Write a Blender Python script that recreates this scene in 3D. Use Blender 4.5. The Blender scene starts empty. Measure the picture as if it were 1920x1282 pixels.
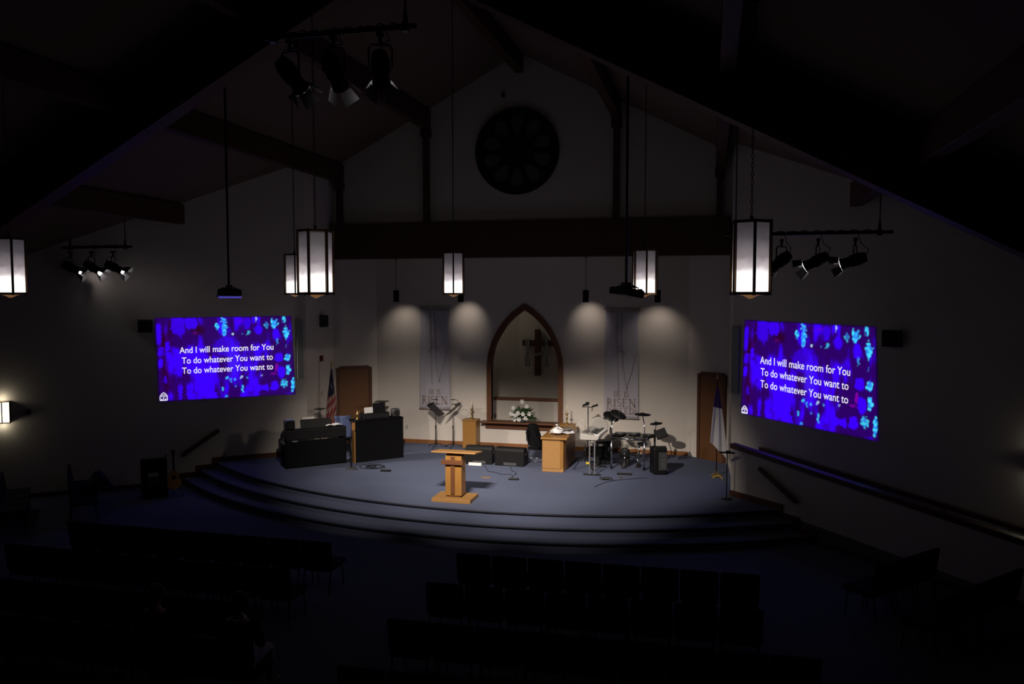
import bpy, bmesh, math, random
from mathutils import Vector, Matrix, noise
R = math.radians
random.seed(7)
SC = bpy.context.scene
COL = SC.collection

# ------------------------------------------------------------------ camera, world, exposure
cam_d = bpy.data.cameras.new('camera'); cam = bpy.data.objects.new('camera', cam_d); COL.objects.link(cam)
cam_d.sensor_width = 36.0; cam_d.lens = 36.0 * 1500.0 / 1920.0; cam_d.clip_end = 200
cam.location = (0, 0, 4.91)
cam.rotation_euler = (R(90) - math.atan(89 / 1500.0), 0, R(13.9))
SC.camera = cam
SC.view_settings.view_transform = 'Standard'; SC.view_settings.look = 'None'
SC.view_settings.gamma = 1; SC.view_settings.use_curve_mapping = False
SC.cycles.use_denoising = True
SC.view_settings.exposure = 0.0
w = bpy.data.worlds.new('world'); SC.world = w; w.use_nodes = True
w.node_tree.nodes['Background'].inputs[0].default_value = (0.9, 0.85, 0.8, 1)
w.node_tree.nodes['Background'].inputs[1].default_value = 0.0006

# stage light positions: (mouth position, aim point, watts, cone degrees, blend)
WARM = (1.0, 0.88, 0.76)
def spot(name, loc, aim, watts, cone, blend=0.6, col=WARM, size=0.05):
    d = bpy.data.lights.new(name, 'SPOT'); d.energy = watts; d.color = col
    d.spot_size = R(cone); d.spot_blend = blend; d.shadow_soft_size = size
    o = bpy.data.objects.new(name, d); COL.objects.link(o); o.location = loc
    o.rotation_euler = (Vector(aim) - Vector(loc)).to_track_quat('-Z', 'Y').to_euler()
    return o
# (x, y, z of the yoke pivot), aim, watts, cone
BAR_CANS = [
    ((-4.74, 8.5, 7.45), (-2.6, 18.9, 0.5), 4400, 35),
    ((-4.19, 8.5, 7.45), (-4.7, 18.6, 0.5), 4200, 35),
    ((-3.62, 8.5, 7.45), (-7.5, 19.0, 0.5), 4400, 34),
    ((-14.9, 16.15, 5.56), (-6.6, 20.6, 0.5), 1500, 34),
    ((-14.3, 16.15, 5.56), (-5.5, 18.2, 0.4), 800, 34),
    ((-13.7, 16.15, 5.56), (-5.0, 19.8, 0.6), 400, 34),
    ((1.2, 14.8, 5.50), (-4.4, 20.6, 0.6), 600, 36),
    ((1.8, 14.8, 5.50), (-8.0, 18.6, 0.5), 600, 34),
    ((2.4, 14.8, 5.50), (-10.4, 19.4, 1.3), 320, 36),
]
CAN_X = [(-8.72, 12, 1), (-6.79, 13, 0), (-3.26, 12.5, 0), (-1.35, 14, 1)]

# ------------------------------------------------------------------ materials
def mat(name, col, rough=0.6, metal=0.0, col2=None, scale=8.0, bump=0.0, bscale=60.0, stretch=None, spec=0.4, emis=None, estr=0.0):
    m = bpy.data.materials.new(name); m.use_nodes = True
    nt = m.node_tree; b = nt.nodes['Principled BSDF']
    b.inputs['Base Color'].default_value = (*col, 1); b.inputs['Roughness'].default_value = rough
    b.inputs['Metallic'].default_value = metal; b.inputs['Specular IOR Level'].default_value = spec
    tc = nt.nodes.new('ShaderNodeTexCoord'); mp = nt.nodes.new('ShaderNodeMapping')
    nt.links.new(tc.outputs['Object'], mp.inputs[0])
    if stretch: mp.inputs['Scale'].default_value = stretch
    n = nt.nodes.new('ShaderNodeTexNoise'); n.inputs['Scale'].default_value = scale; n.inputs['Detail'].default_value = 5
    nt.links.new(mp.outputs[0], n.inputs['Vector'])
    if col2 is None: col2 = tuple(c * 0.86 for c in col)
    mx = nt.nodes.new('ShaderNodeMix'); mx.data_type = 'RGBA'
    mx.inputs[6].default_value = (*col, 1); mx.inputs[7].default_value = (*col2, 1)
    nt.links.new(n.outputs['Fac'], mx.inputs[0]); nt.links.new(mx.outputs[2], b.inputs['Base Color'])
    if bump:
        n2 = nt.nodes.new('ShaderNodeTexNoise'); n2.inputs['Scale'].default_value = bscale
        nt.links.new(tc.outputs['Object'], n2.inputs['Vector'])
        bp = nt.nodes.new('ShaderNodeBump'); bp.inputs['Strength'].default_value = bump; bp.inputs['Distance'].default_value = 0.01
        nt.links.new(n2.outputs['Fac'], bp.inputs['Height']); nt.links.new(bp.outputs[0], b.inputs['Normal'])
    if emis:
        b.inputs['Emission Color'].default_value = (*emis, 1); b.inputs['Emission Strength'].default_value = estr
    return m
M = dict(
    wall=mat('wall_paint', (0.61, 0.56, 0.51), 0.9, bump=0.15, scale=1.5, col2=(0.57, 0.52, 0.475)),
    ceil=mat('ceiling_boards', (0.16, 0.105, 0.08), 0.85, scale=3, stretch=(1, .1, 1)),
    carpet=mat('blue_carpet', (0.118, 0.138, 0.215), 0.95, bump=0.5, bscale=160, scale=40, col2=(0.096, 0.112, 0.18), spec=0.1),
    nosing=mat('dark_nosing', (0.012, 0.012, 0.02), 0.7),
    beam=mat('dark_stained_beam', (0.085, 0.028, 0.016), 0.6, scale=6, stretch=(8, 1, 8), col2=(0.055, 0.018, 0.012)),
    oak=mat('honey_oak', (0.33, 0.165, 0.04), 0.42, scale=5, stretch=(9, 9, 0.8), col2=(0.24, 0.11, 0.024)),
    oak2=mat('light_oak', (0.38, 0.205, 0.07), 0.45, scale=5, stretch=(9, 9, 0.8), col2=(0.30, 0.15, 0.045)),
    walnut=mat('red_brown_wood', (0.15, 0.058, 0.024), 0.45, scale=5, stretch=(9, 9, 1), col2=(0.10, 0.036, 0.015)),
    door=mat('door_wood', (0.15, 0.062, 0.02), 0.5, scale=4, stretch=(9, 9, .7), col2=(0.11, 0.043, 0.014)),
    trim=mat('trim_wood', (0.24, 0.095, 0.03), 0.5, scale=6),
    black=mat('black_plastic', (0.007, 0.007, 0.0075), 0.5, spec=.25),
    matte=mat('black_matte', (0.0055, 0.0055, 0.0065), 0.9, bump=.3, spec=.08),
    grille=mat('black_grille', (0.009, 0.009, 0.0095), 0.8, bump=.6, bscale=220),
    metal=mat('black_metal', (0.02, 0.018, 0.018), 0.4, metal=0.4),
    chrome=mat('chrome', (0.6, 0.6, 0.62), 0.18, metal=1.0),
    steel=mat('grey_steel', (0.22, 0.22, 0.23), 0.4, metal=0.5),
    brass=mat('brass', (0.50, 0.34, 0.12), 0.3, metal=0.9),
    silver=mat('silver', (0.65, 0.62, 0.58), 0.25, metal=0.9),
    white=mat('white_cloth', (0.78, 0.77, 0.80), 0.8, bump=.2),
    paper=mat('white_paper', (0.80, 0.79, 0.78), 0.8),
    wax=mat('candle_wax', (0.75, 0.66, 0.50), 0.5),
    grey=mat('light_grey_plastic', (0.42, 0.40, 0.37), 0.5),
    dgrey=mat('dark_grey', (0.06, 0.06, 0.065), 0.5),
    iron=mat('dark_iron', (0.02, 0.013, 0.008), 0.5, metal=.3),
    bronze=mat('bronze_frame', (0.10, 0.05, 0.02), 0.45, metal=.5),
    seat=mat('navy_upholstery', (0.018, 0.022, 0.045), 0.95, bump=.4, bscale=140, spec=.1),
    blue=mat('blue_fabric', (0.10, 0.13, 0.28), 0.9),
    navy=mat('navy_fabric', (0.015, 0.015, 0.05), 0.9),
    red=mat('red_fabric', (0.30, 0.018, 0.025), 0.85),
    yellow=mat('yellow_tape', (0.75, 0.52, 0.03), 0.6),
    leaf=mat('leaf_green', (0.03, 0.07, 0.02), 0.6, col2=(.015, .035, .012)),
    petal=mat('white_petal', (0.75, 0.75, 0.72), 0.7),
    glass=mat('dark_glass', (0.02, 0.02, 0.025), 0.25),
    banner=mat('lavender_banner', (0.47, 0.44, 0.50), 0.75, scale=2, col2=(0.43, 0.42, 0.48)),
    ink=mat('banner_lettering', (0.30, 0.22, 0.20), 0.8),
    ink2=mat('banner_line_drawing', (0.33, 0.29, 0.32), 0.8),
    guitar=mat('guitar_top', (0.42, 0.20, 0.04), 0.35),
    panel=mat('pale_panel', (0.30, 0.31, 0.29), 0.9),
    skin=mat('skin', (0.42, 0.20, 0.14), 0.6),
    hair=mat('hair', (0.02, 0.013, 0.01), 0.7),
    shirt=mat('grey_cloth', (0.34, 0.33, 0.36), 0.9),
    txt=mat('projected_text_glow', (0.8, 0.8, 0.85), 0.8, emis=(0.85, 0.83, 0.98), estr=1.0),  # lettering glows by itself in place of projected light
    lamp=mat('lamp_lens', (0.9, 0.85, 0.8), 0.3, emis=(1.0, 0.92, 0.88), estr=12.0),
    bulb=mat('downlight_lens', (0.9, 0.85, 0.8), 0.3, emis=(1.0, 0.8, 0.6), estr=1.5),
    blueglow=mat('projector_edge_glow', (0.1, 0.1, 0.3), 0.3, emis=(0.06, 0.05, 0.35), estr=0.9),  # glow for the projector's lower edge, not its lens
    sconce=mat('sconce_glass', (0.8, 0.75, 0.6), 0.4, emis=(1.0, 0.93, 0.66), estr=2.2),
    barn=mat('barn_door_metal', (0.11, 0.11, 0.12), 0.5),
    dtrim=mat('dark_trim_wood', (0.085, 0.032, 0.014), 0.5, scale=6),
    petalglass=mat('window_petal_glass', (0.10, 0.10, 0.09), 0.4),
    redled=mat('red_strobe', (0.12, 0.012, 0.01), 0.4),
    finial=mat('lantern_finial', (0.5, 0.25, 0.1), 0.4, emis=(0.5, 0.25, 0.10), estr=0.3),
)
# lantern glass: bright above the bulb at the bottom, dim towards the top
def lantern_glass():
    m = bpy.data.materials.new('lantern_glass'); m.use_nodes = True; nt = m.node_tree
    b = nt.nodes['Principled BSDF']; b.inputs['Base Color'].default_value = (.6, .58, .55, 1); b.inputs['Roughness'].default_value = .4
    tc = nt.nodes.new('ShaderNodeTexCoord'); sp = nt.nodes.new('ShaderNodeSeparateXYZ'); nt.links.new(tc.outputs['Object'], sp.inputs[0])
    n = nt.nodes.new('ShaderNodeTexNoise'); n.inputs['Scale'].default_value = 7; nt.links.new(tc.outputs['Object'], n.inputs['Vector'])
    ma = nt.nodes.new('ShaderNodeMath'); ma.operation = 'MULTIPLY_ADD'; ma.inputs[1].default_value = 0.12
    nt.links.new(n.outputs['Fac'], ma.inputs[0]); nt.links.new(sp.outputs['Z'], ma.inputs[2])
    mr = nt.nodes.new('ShaderNodeMapRange'); mr.inputs['From Min'].default_value = 0.06; mr.inputs['From Max'].default_value = 0.97
    nt.links.new(ma.outputs[0], mr.inputs['Value'])
    cr = nt.nodes.new('ShaderNodeValToRGB'); e = cr.color_ramp.elements
    e[0].position = 0; e[0].color = (1, .97, .92, 1); e[1].position = 1; e[1].color = (.016, .014, .016, 1)
    for p, c in ((.26, (.96, .93, .90)), (.36, (.40, .35, .36)), (.5, (.16, .135, .145)), (.75, (.045, .04, .045))):
        k = e.new(p); k.color = (*c, 1)
    nt.links.new(mr.outputs[0], cr.inputs[0]); nt.links.new(cr.outputs[0], b.inputs['Emission Color'])
    b.inputs['Emission Strength'].default_value = 1.45
    return m
M['lantern'] = lantern_glass()
def vcol_mat():
    m = bpy.data.materials.new('projected_picture_glow'); m.use_nodes = True; nt = m.node_tree
    b = nt.nodes['Principled BSDF']; b.inputs['Base Color'].default_value = (.03, .03, .03, 1); b.inputs['Roughness'].default_value = .9; b.inputs['Specular IOR Level'].default_value = .1
    a = nt.nodes.new('ShaderNodeAttribute'); a.attribute_name = 'pic'
    nt.links.new(a.outputs['Color'], b.inputs['Emission Color']); b.inputs['Emission Strength'].default_value = 1.0  # slide painted as emission, standing in for the projector's beam
    return m
M['picture'] = vcol_mat()
def flag_mat(name, fn):
    m = bpy.data.materials.new(name); m.use_nodes = True; nt = m.node_tree
    b = nt.nodes['Principled BSDF']; b.inputs['Roughness'].default_value = .9
    a = nt.nodes.new('ShaderNodeAttribute'); a.attribute_name = 'pic'
    nt.links.new(a.outputs['Color'], b.inputs['Base Color'])
    return m
M['flag'] = flag_mat('flag_cloth', None)

# ------------------------------------------------------------------ mesh builder
class MB:
    def __init__(s): s.v = []; s.f = []; s.smooth = []
    def add(s, vs, fs, sm=False):
        o = len(s.v); s.v += [tuple(v) for v in vs]; s.f += [tuple(i + o for i in f) for f in fs]; s.smooth += [sm] * len(fs); return s
    def box(s, c, d, rz=0, rot=None):
        m = rot if rot is not None else Matrix.Rotation(rz, 3, 'Z')
        vs = [Vector(c) + m @ Vector((x * d[0] / 2, y * d[1] / 2, z * d[2] / 2)) for x in (-1, 1) for y in (-1, 1) for z in (-1, 1)]
        return s.add(vs, [(0, 1, 3, 2), (4, 6, 7, 5), (0, 4, 5, 1), (2, 3, 7, 6), (0, 2, 6, 4), (1, 5, 7, 3)])
    def prism(s, pts, off):            # pts: planar 3D polygon, off: extrusion vector
        n = len(pts); off = Vector(off); vs = [Vector(p) for p in pts] + [Vector(p) + off for p in pts]
        fs = [tuple(range(n - 1, -1, -1)), tuple(range(n, 2 * n))] + [(i, (i + 1) % n, n + (i + 1) % n, n + i) for i in range(n)]
        return s.add(vs, fs)
    def cyl(s, a, b, r0, r1=None, n=12):
        r1 = r0 if r1 is None else r1; a = Vector(a); b = Vector(b); d = (b - a).normalized()
        u = d.orthogonal().normalized(); w_ = d.cross(u); vs = []
        for p, r in ((a, r0), (b, r1)):
            vs += [p + (u * math.cos(2 * math.pi * i / n) + w_ * math.sin(2 * math.pi * i / n)) * r for i in range(n)]
        o = len(s.v); s.add(vs, [(i, (i + 1) % n, n + (i + 1) % n, n + i) for i in range(n)], True)
        s.v += []; s.f += [tuple(o + i for i in range(n - 1, -1, -1)), tuple(o + n + i for i in range(n))]; s.smooth += [False, False]
        return s
    def tube(s, pts, r, n=8, closed=False):
        pts = [Vector(p) for p in pts]; N = len(pts); vs = []; u = None
        for i, p in enumerate(pts):
            q = pts[(i + 1) % N] if (closed or i < N - 1) else p; o_ = pts[i - 1] if (closed or i > 0) else p
            d = (q - o_).normalized() if (q - o_).length > 1e-9 else Vector((0, 0, 1))
            u = d.orthogonal().normalized() if u is None else (u - d * u.dot(d)).normalized()
            w_ = d.cross(u); rr = r[i] if isinstance(r, (list, tuple)) else r
            vs += [p + (u * math.cos(2 * math.pi * k / n) + w_ * math.sin(2 * math.pi * k / n)) * rr for k in range(n)]
        fs = []
        for i in range(N if closed else N - 1):
            j = (i + 1) % N
            fs += [(i * n + k, i * n + (k + 1) % n, j * n + (k + 1) % n, j * n + k) for k in range(n)]
        if not closed: fs += [tuple(range(n - 1, -1, -1)), tuple((N - 1) * n + k for k in range(n))]
        return s.add(vs, fs, True)
    def lathe(s, prof, c=(0, 0, 0), n=24, m=None):       # prof: (r, z)
        vs = []; c = Vector(c)
        for r, z in prof:
            for k in range(n):
                p = Vector((r * math.cos(2 * math.pi * k / n), r * math.sin(2 * math.pi * k / n), z))
                vs.append(c + (m @ p if m is not None else p))
        fs = [(i * n + k, i * n + (k + 1) % n, (i + 1) * n + (k + 1) % n, (i + 1) * n + k) for i in range(len(prof) - 1) for k in range(n)]
        fs += [tuple(range(n - 1, -1, -1)), tuple((len(prof) - 1) * n + k for k in range(n))]
        return s.add(vs, fs, True)
    def ball(s, c, r, n=12, m=8, rot=None):
        r = (r, r, r) if not isinstance(r, (tuple, list)) else r; vs = []; c = Vector(c)
        for i in range(m + 1):
            t = math.pi * i / m
            for k in range(n):
                a = 2 * math.pi * k / n
                p = Vector((r[0] * math.sin(t) * math.cos(a), r[1] * math.sin(t) * math.sin(a), -r[2] * math.cos(t)))
                vs.append(c + (rot @ p if rot is not None else p))
        return s.add(vs, [(i * n + k, i * n + (k + 1) % n, (i + 1) * n + (k + 1) % n, (i + 1) * n + k) for i in range(m) for k in range(n)], True)
    def grid(s, fn, nu, nv, th=None):
        vs = [fn(i / nu, j / nv) for j in range(nv + 1) for i in range(nu + 1)]
        return s.add(vs, [(j * (nu + 1) + i, j * (nu + 1) + i + 1, (j + 1) * (nu + 1) + i + 1, (j + 1) * (nu + 1) + i) for j in range(nv) for i in range(nu)], True)
    def mesh(s, name):
        me = bpy.data.meshes.new(name); me.from_pydata(s.v, [], s.f); me.validate()
        if len(me.polygons) == len(s.smooth): me.polygons.foreach_set('use_smooth', s.smooth)
        me.update(); return me

def obj(name, mb, m, parent=None, bevel=0, solid=0, loc=None, label=None):
    me = mb if isinstance(mb, bpy.types.Mesh) else mb.mesh(name)
    o = bpy.data.objects.new(name, me); COL.objects.link(o)
    if isinstance(m, str): m = M[m]
    if not me.materials: me.materials.append(m)
    if parent: o.parent = parent
    if loc: o.location = loc
    if solid:
        k = o.modifiers.new('solid', 'SOLIDIFY'); k.thickness = solid; k.offset = 0
    if bevel:
        k = o.modifiers.new('bevel', 'BEVEL'); k.width = bevel; k.segments = 2; k.limit_method = 'ANGLE'
    if label: o['label'] = label
    return o
def tag(o, label, cat, group=None):
    o['label'] = label; o['category'] = cat
    if group: o['group'] = group
    return o
def thing(name, label, cat, loc=(0, 0, 0), rz=0, group=None):
    o = bpy.data.objects.new(name, None); COL.objects.link(o); o.location = loc; o.rotation_euler = (0, 0, rz)
    o.empty_display_size = .1
    return tag(o, label, cat, group)
def struct(name, mb, m, bevel=0, parent=None):
    o = obj(name, mb, m, parent, bevel)
    if not parent: o['kind'] = 'structure'
    return o
def dup(root, loc, rz=None, label=None, group=None, skip=()):
    r = root.copy(); COL.objects.link(r); r.location = loc
    if rz is not None: r.rotation_euler = (0, 0, rz)
    if label: r['label'] = label
    if group: r['group'] = group
    for ch in root.children:
        if ch.name.split('.')[0] in skip: continue
        c = ch.copy(); COL.objects.link(c); c.parent = r
        for g in ch.children:
            d = g.copy(); COL.objects.link(d); d.parent = c
    return r
def text_mesh(s, size, extrude=0.003, align='LEFT'):
    cu = bpy.data.curves.new('text', 'FONT'); cu.body = s; cu.size = size; cu.extrude = extrude; cu.align_x = align; cu.offset = 0.006
    o = bpy.data.objects.new('text_tmp', cu); COL.objects.link(o)
    bpy.context.view_layer.update()
    me = bpy.data.meshes.new_from_object(o.evaluated_get(bpy.context.evaluated_depsgraph_get()))
    bpy.data.objects.remove(o); return me

# ------------------------------------------------------------------ room geometry
X0 = -5.10                                  # axis of the building
S = 0.51                                    # stage height
def zc(x): return 11.42 - 0.52 * abs(x - X0)
LC = Vector((-10.74, 19.89, 0)); LD = Vector((-0.777, -0.629, 0))   # left wing wall: corner and direction
RC = Vector((0.54, 19.90, 0)); RD = Vector((0.777, -0.629, 0))      # right wing wall
KC = Vector((0.49, 18.0, 0)); KD = Vector((0.7071, -0.7071, 0))     # low wall in front of the ramp
LN = Vector((0.629, -0.777, 0)); RN = Vector((-0.629, -0.777, 0)); KN = Vector((-0.7071, -0.7071, 0))
LW = 9.2; RW = 9.2
LE = LC + LD * LW; RE = RC + RD * RW

floor = MB(); floor.box((X0, 8.0, -0.1), (30, 30, 0.2)); struct('floor', floor, 'carpet')

CC = Vector((-4.6, 28.0))
def arc_pts(r, z):
    # from the left wing wall to the low wall on the right
    out = []
    def hit(P, D):
        q = P.xy - CC; b = q.dot(D.xy); c = q.dot(q) - r * r
        return P.xy + D.xy * (-b + math.sqrt(b * b - c))
    a = hit(LC, LD); b = hit(KC, KD)
    a0 = math.atan2(a.y - CC.y, a.x - CC.x); a1 = math.atan2(b.y - CC.y, b.x - CC.x)
    for i in range(73):
        t = a0 + (a1 - a0) * i / 72; out.append(Vector((CC.x + r * math.cos(t), CC.y + r * math.sin(t), z)))
    return out
back_poly = [(RC.x, RC.y), (0.50, 21.40), (-0.55, 22.20), (-9.65, 22.20), (-10.67, 21.40), (LC.x, LC.y)]
RAD = [(12.5, S), (12.9, 0.34), (13.3, 0.17)]
def layer(name, r, z, z0):
    mb = MB(); arc = arc_pts(r, z); poly = arc + [Vector((KC.x, KC.y, z))] + [Vector((x, y, z)) for x, y in back_poly]
    n = len(poly)
    mb.prism(poly[::-1], (0, 0, z0 - z))
    o = struct(name, mb, 'carpet')
    ns = MB(); ns.tube([p + (Vector((p.x - CC.x, p.y - CC.y, 0)).normalized() * 0.012) + Vector((0, 0, -0.03)) for p in arc], 0.02, 6)
    obj('nosing', ns, 'nosing', o)
    return o
layer('floor_stage', 12.5, S, 0.0)
layer('floor_upper_step', 12.9, 0.34, 0.0)
layer('floor_lower_step', 13.3, 0.17, 0.0)

def wall_poly(name, a, b, n, z0=0.0, th=0.15, m='wall', top=None, seg=1):
    a = Vector(a); b = Vector(b); pts = [Vector((a.x, a.y, z0)), Vector((b.x, b.y, z0))]
    tops = []
    xs = [0, 1]
    if (a.x - X0) * (b.x - X0) < 0: xs = [0, (X0 - a.x) / (b.x - a.x), 1]
    for t in reversed(xs):
        p = a.lerp(b, t); tops.append(Vector((p.x, p.y, (top if top is not None else zc(p.x) + 0.02))))
    mb = MB(); mb.prism(pts + tops, -Vector(n) * th)
    return struct(name, mb, m)
wall_poly('wall_left_wing', LC, LE, LN)
wall_poly('wall_right_wing', RC, RE, RN)
wall_poly('wall_left_return', (-10.67, 21.45, 0), (LC.x, LC.y, 0), (1, 0, 0))
wall_poly('wall_right_return', (0.50, 21.45, 0), (RC.x, RC.y, 0), (-1, 0, 0))
wall_poly('wall_left_side', LE, (LE.x, -6, 0), (1, 0, 0))
wall_poly('wall_right_side', RE, (RE.x, -6, 0), (-1, 0, 0))
wall_poly('wall_upper', (-10.67, 21.45, 0), (0.50, 21.45, 0), (0, -1, 0), z0=6.0)
dn = Vector((-0.80, -1.02, 0)).normalized()
wall_poly('wall_left_diagonal', (-10.67, 21.40, 0), (-9.65, 22.20, 0), (0.62, -0.785, 0), z0=S, top=6.1, th=.12)
wall_poly('wall_right_diagonal', (0.50, 21.40, 0), (-0.55, 22.20, 0), (-0.606, -0.795, 0), z0=S, top=6.1, th=.12)

# alcove back wall with the pointed arch opening
YB = 22.20
AL, AR, SPR, APX, SILL = -6.10, -4.14, 2.75, 4.47, 1.27
ACX = (AL + AR) / 2
def arch_pts(l, r, z0, spr, apx, n=14):
    cx = (l + r) / 2; hw = (r - l) / 2; H = apx - spr
    Rr = (hw * hw + H * H) / (2 * hw)          # circle through spring point and apex, centre on the spring line
    out = [(l, z0)]
    a1 = math.atan2(H, Rr - hw)
    for i in range(n + 1):
        a = a1 * i / n; out.append((l + Rr - Rr * math.cos(a), spr + Rr * math.sin(a)))
    right = [(2 * cx - x, z) for x, z in out[:-1]]
    return out + right[::-1]
ain = arch_pts(AL, AR, SILL, SPR, APX)
def arch_wall(y0, y1):
    mb = MB(); l, r, b, t = -9.65, -0.55, S, 6.1
    half = len(ain) // 2
    L = ain[:half + 1]; Rr = ain[half:][::-1]
    for side, pts, ex in ((0, L, l), (1, Rr, r)):
        for i in range(len(pts) - 1):
            (xa, za), (xb, zb) = pts[i], pts[i + 1]
            q = [(ex, y0, za), (xa, y0, za), (xb, y0, zb), (ex, y0, zb)]
            if side: q = q[::-1]
            mb.prism([Vector(p) for p in q], (0, y1 - y0, 0))
    mb.box(((l + r) / 2, (y0 + y1) / 2, (b + SILL) / 2), (r - l, y1 - y0, SILL - b))
    mb.box(((l + r) / 2, (y0 + y1) / 2, (APX + t) / 2), (r - l, y1 - y0, t - APX))
    return mb
struct('wall_back', arch_wall(YB, YB + 0.18), 'wall')
mb = MB(); mb.box(((-10.67 + .5) / 2, 21.95, 6.15), (11.2, 1.0, 0.1)); struct('ceiling_alcove', mb, 'wall')
# room behind the arch: an angled wall meets the rear wall right of the middle
BZ = 5.2
mb = MB(); mb.prism([(-5.75, 24.15, 0.4), (-2.5, 24.15, 0.4), (-2.5, 24.15, BZ), (-5.75, 24.15, BZ)], (0, .12, 0)); struct('wall_baptistry_rear', mb, 'wall')
mb = MB(); mb.prism([(-7.9, 23.2, 0.4), (-5.75, 24.15, 0.4), (-5.75, 24.15, BZ), (-7.9, 23.2, BZ)], (-.05, .12, 0)); struct('wall_baptistry_left', mb, 'wall')
mb = MB(); mb.box((-2.55, 23.3, 2.8), (.1, 1.8, 4.8)); mb.box((-7.95, 22.8, 2.8), (.1, .9, 4.8)); struct('wall_baptistry_right', mb, 'wall')
mb = MB(); mb.box((-5.2, 23.3, 0.6), (5.6, 1.9, 0.1)); struct('floor_baptistry', mb, 'carpet')
mb = MB(); mb.box((-5.2, 23.3, BZ), (5.6, 1.9, 0.1)); struct('ceiling_baptistry', mb, 'wall')
mb = MB(); mb.box((-5.25, 23.3, 1.2), (5.3, 0.08, 1.1)); pw = struct('wall_baptistry_front', mb, 'wall')
mb = MB(); mb.box((-5.25, 23.3, 1.77), (5.3, 0.14, 0.085)); obj('cap_rail', mb, 'walnut', pw, 0.01)

bl = bpy.data.lights.new('baptistry_fill_light', 'POINT'); bl.energy = 3.2; bl.color = (1, .95, .75); bl.shadow_soft_size = .08  # unseen point light added to brighten the baptistry walls and cross
blo = bpy.data.objects.new('baptistry_fill_light', bl); COL.objects.link(blo); blo.location = (-6.3, 22.9, 4.95)
# arch frame, sill
t = thing('arched_window_frame', 'reddish wooden pointed arch frame around the opening in the stage back wall', 'window frame', (ACX, YB, SILL))
ao = arch_pts(AL - .14, AR + .14, SILL, SPR, APX + .18); mb = MB()
for i in range(len(ain) - 1):
    a, b, c, d = ain[i], ain[i + 1], ao[i + 1], ao[i]
    mb.prism([Vector((p[0] - ACX, -.05, p[1] - SILL)) for p in (a, b, c, d)], (0, .2, 0))
obj('arch_casing', mb, 'walnut', t)
mb = MB(); mb.box((0, -.08, -.02), (2.5, .42, .045)); obj('sill_board', mb, 'walnut', t, .008)
mb = MB(); mb.box((0, -.04, -.13), (2.3, .06, .18)); obj('apron', mb, 'walnut', t, .008)

# ceiling, ridge and purlins, frame
for nm, x1 in (('ceiling_left', X0 - 13.2), ('ceiling_right', X0 + 13.2)):
    mb = MB(); mb.prism([(X0, -6, zc(X0)), (x1, -6, zc(x1)), (x1, -6, zc(x1) + .2), (X0, -6, zc(X0) + .2)], (0, 27.7, 0)); struct(nm, mb, 'ceil')
FY0, FY1 = 12.45, 12.80
n = 1
for dx, y_end in ((0, 21.44), (-2.65, 21.44), (2.65, 21.44), (-5.3, 21.44), (5.3, 21.44), (-8.05, 17.95), (8.0, 18.0), (-10.7, 15.7), (10.7, 15.7)):
    x = X0 + dx; h = .5; zt = zc(x) - 0.03
    if abs(dx) in (5.3,): xa = x
    mb = MB(); mb.box((x, (FY1 + y_end) / 2, zt - h / 2), (.22, y_end - FY1, h)); mb.box((x, (FY0 - 4) / 2, zt - h / 2), (.22, FY0 + 4, h))
    o = struct('trim_%d' % n, mb, 'beam', .01); n += 1
    o['label'] = 'dark roof purlin running towards the stage'
for sgn in (-1, 1):
    xe = X0 + sgn * 13.1
    mb = MB(); mb.prism([(X0, FY0, 10.30), (xe, FY0, 10.30 - .52 * 13.1), (xe, FY0, 11.40 - .52 * 13.1), (X0, FY0, 11.40)], (0, FY1 - FY0, 0))
    struct('trim_%d' % n, mb, 'beam'); n += 1
mb = MB(); mb.box((X0 + .015, 21.32, 6.41), (11.1, .28, 0.98)); struct('trim_%d' % n, mb, 'beam', .02); n += 1
for dx in (-2.65, 2.65, -5.3, 5.3):
    x = X0 + dx; zt = zc(x) - .53
    if abs(dx) > 5: x = X0 + dx * 1.0
    mb = MB(); mb.box((x, 21.36, (6.88 + zt) / 2), (.16, .16, zt - 6.88)); mb.box((x, 21.33, zt - .12), (.26, .24, .22)); struct('trim_%d' % n, mb, 'beam', .01); n += 1
# conduit box hung on the frame, upper right
# baseboards
def board(name, a, b, nrm, z, h=.11, th=.03, m='trim'):
    a = Vector((*a, z)); b = Vector((*b, z)); mb = MB(); mb.prism([a, b, b + Vector((0, 0, h)), a + Vector((0, 0, h))], Vector(nrm) * th); return struct(name, mb, m)
board('baseboard_back', (-9.65, YB), (-.55, YB), (0, -1, 0), S)
board('baseboard_left', LC.xy, (LC + LD * 2.1).xy, LN, S, m='dtrim')
board('baseboard_left_return', (-10.67, 21.4), LC.xy, (1, 0, 0), S, m='dtrim')
board('baseboard_left_floor', (LC + LD * 3.6).xy, LE.xy, LN, 0, m='dtrim')
board('baseboard_right', (KC + KD * 2.4).xy, (KC + KD * 8.5).xy, KN, 0, m='dtrim')

# wooden stringers that follow the steps along both walls
def stringer(name, P, D, N):
    mb = MB(); u_prev = -0.02
    for i, (r, z) in enumerate(RAD):
        q = P.xy - CC; b = q.dot(D.xy); c = q.dot(q) - r * r; u = -b + math.sqrt(b * b - c) + .1
        if i == 0: u_prev = max(0, u - 1.15) if name.endswith('right') else u - 2.2
        a_ = P + D * u_prev; b_ = P + D * u
        if i == 0 and name.endswith('right'): a_ = P.copy()
        mb.prism([Vector((a_.x, a_.y, 0)), Vector((b_.x, b_.y, 0)), Vector((b_.x, b_.y, z + .12)), Vector((a_.x, a_.y, z + .12))], N * .045)
        u_prev = u
    return struct(name, mb, 'dtrim')
stringer('trim_stringer_left', LC, LD, LN)
stringer('trim_stringer_right', KC, KD, KN)

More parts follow.
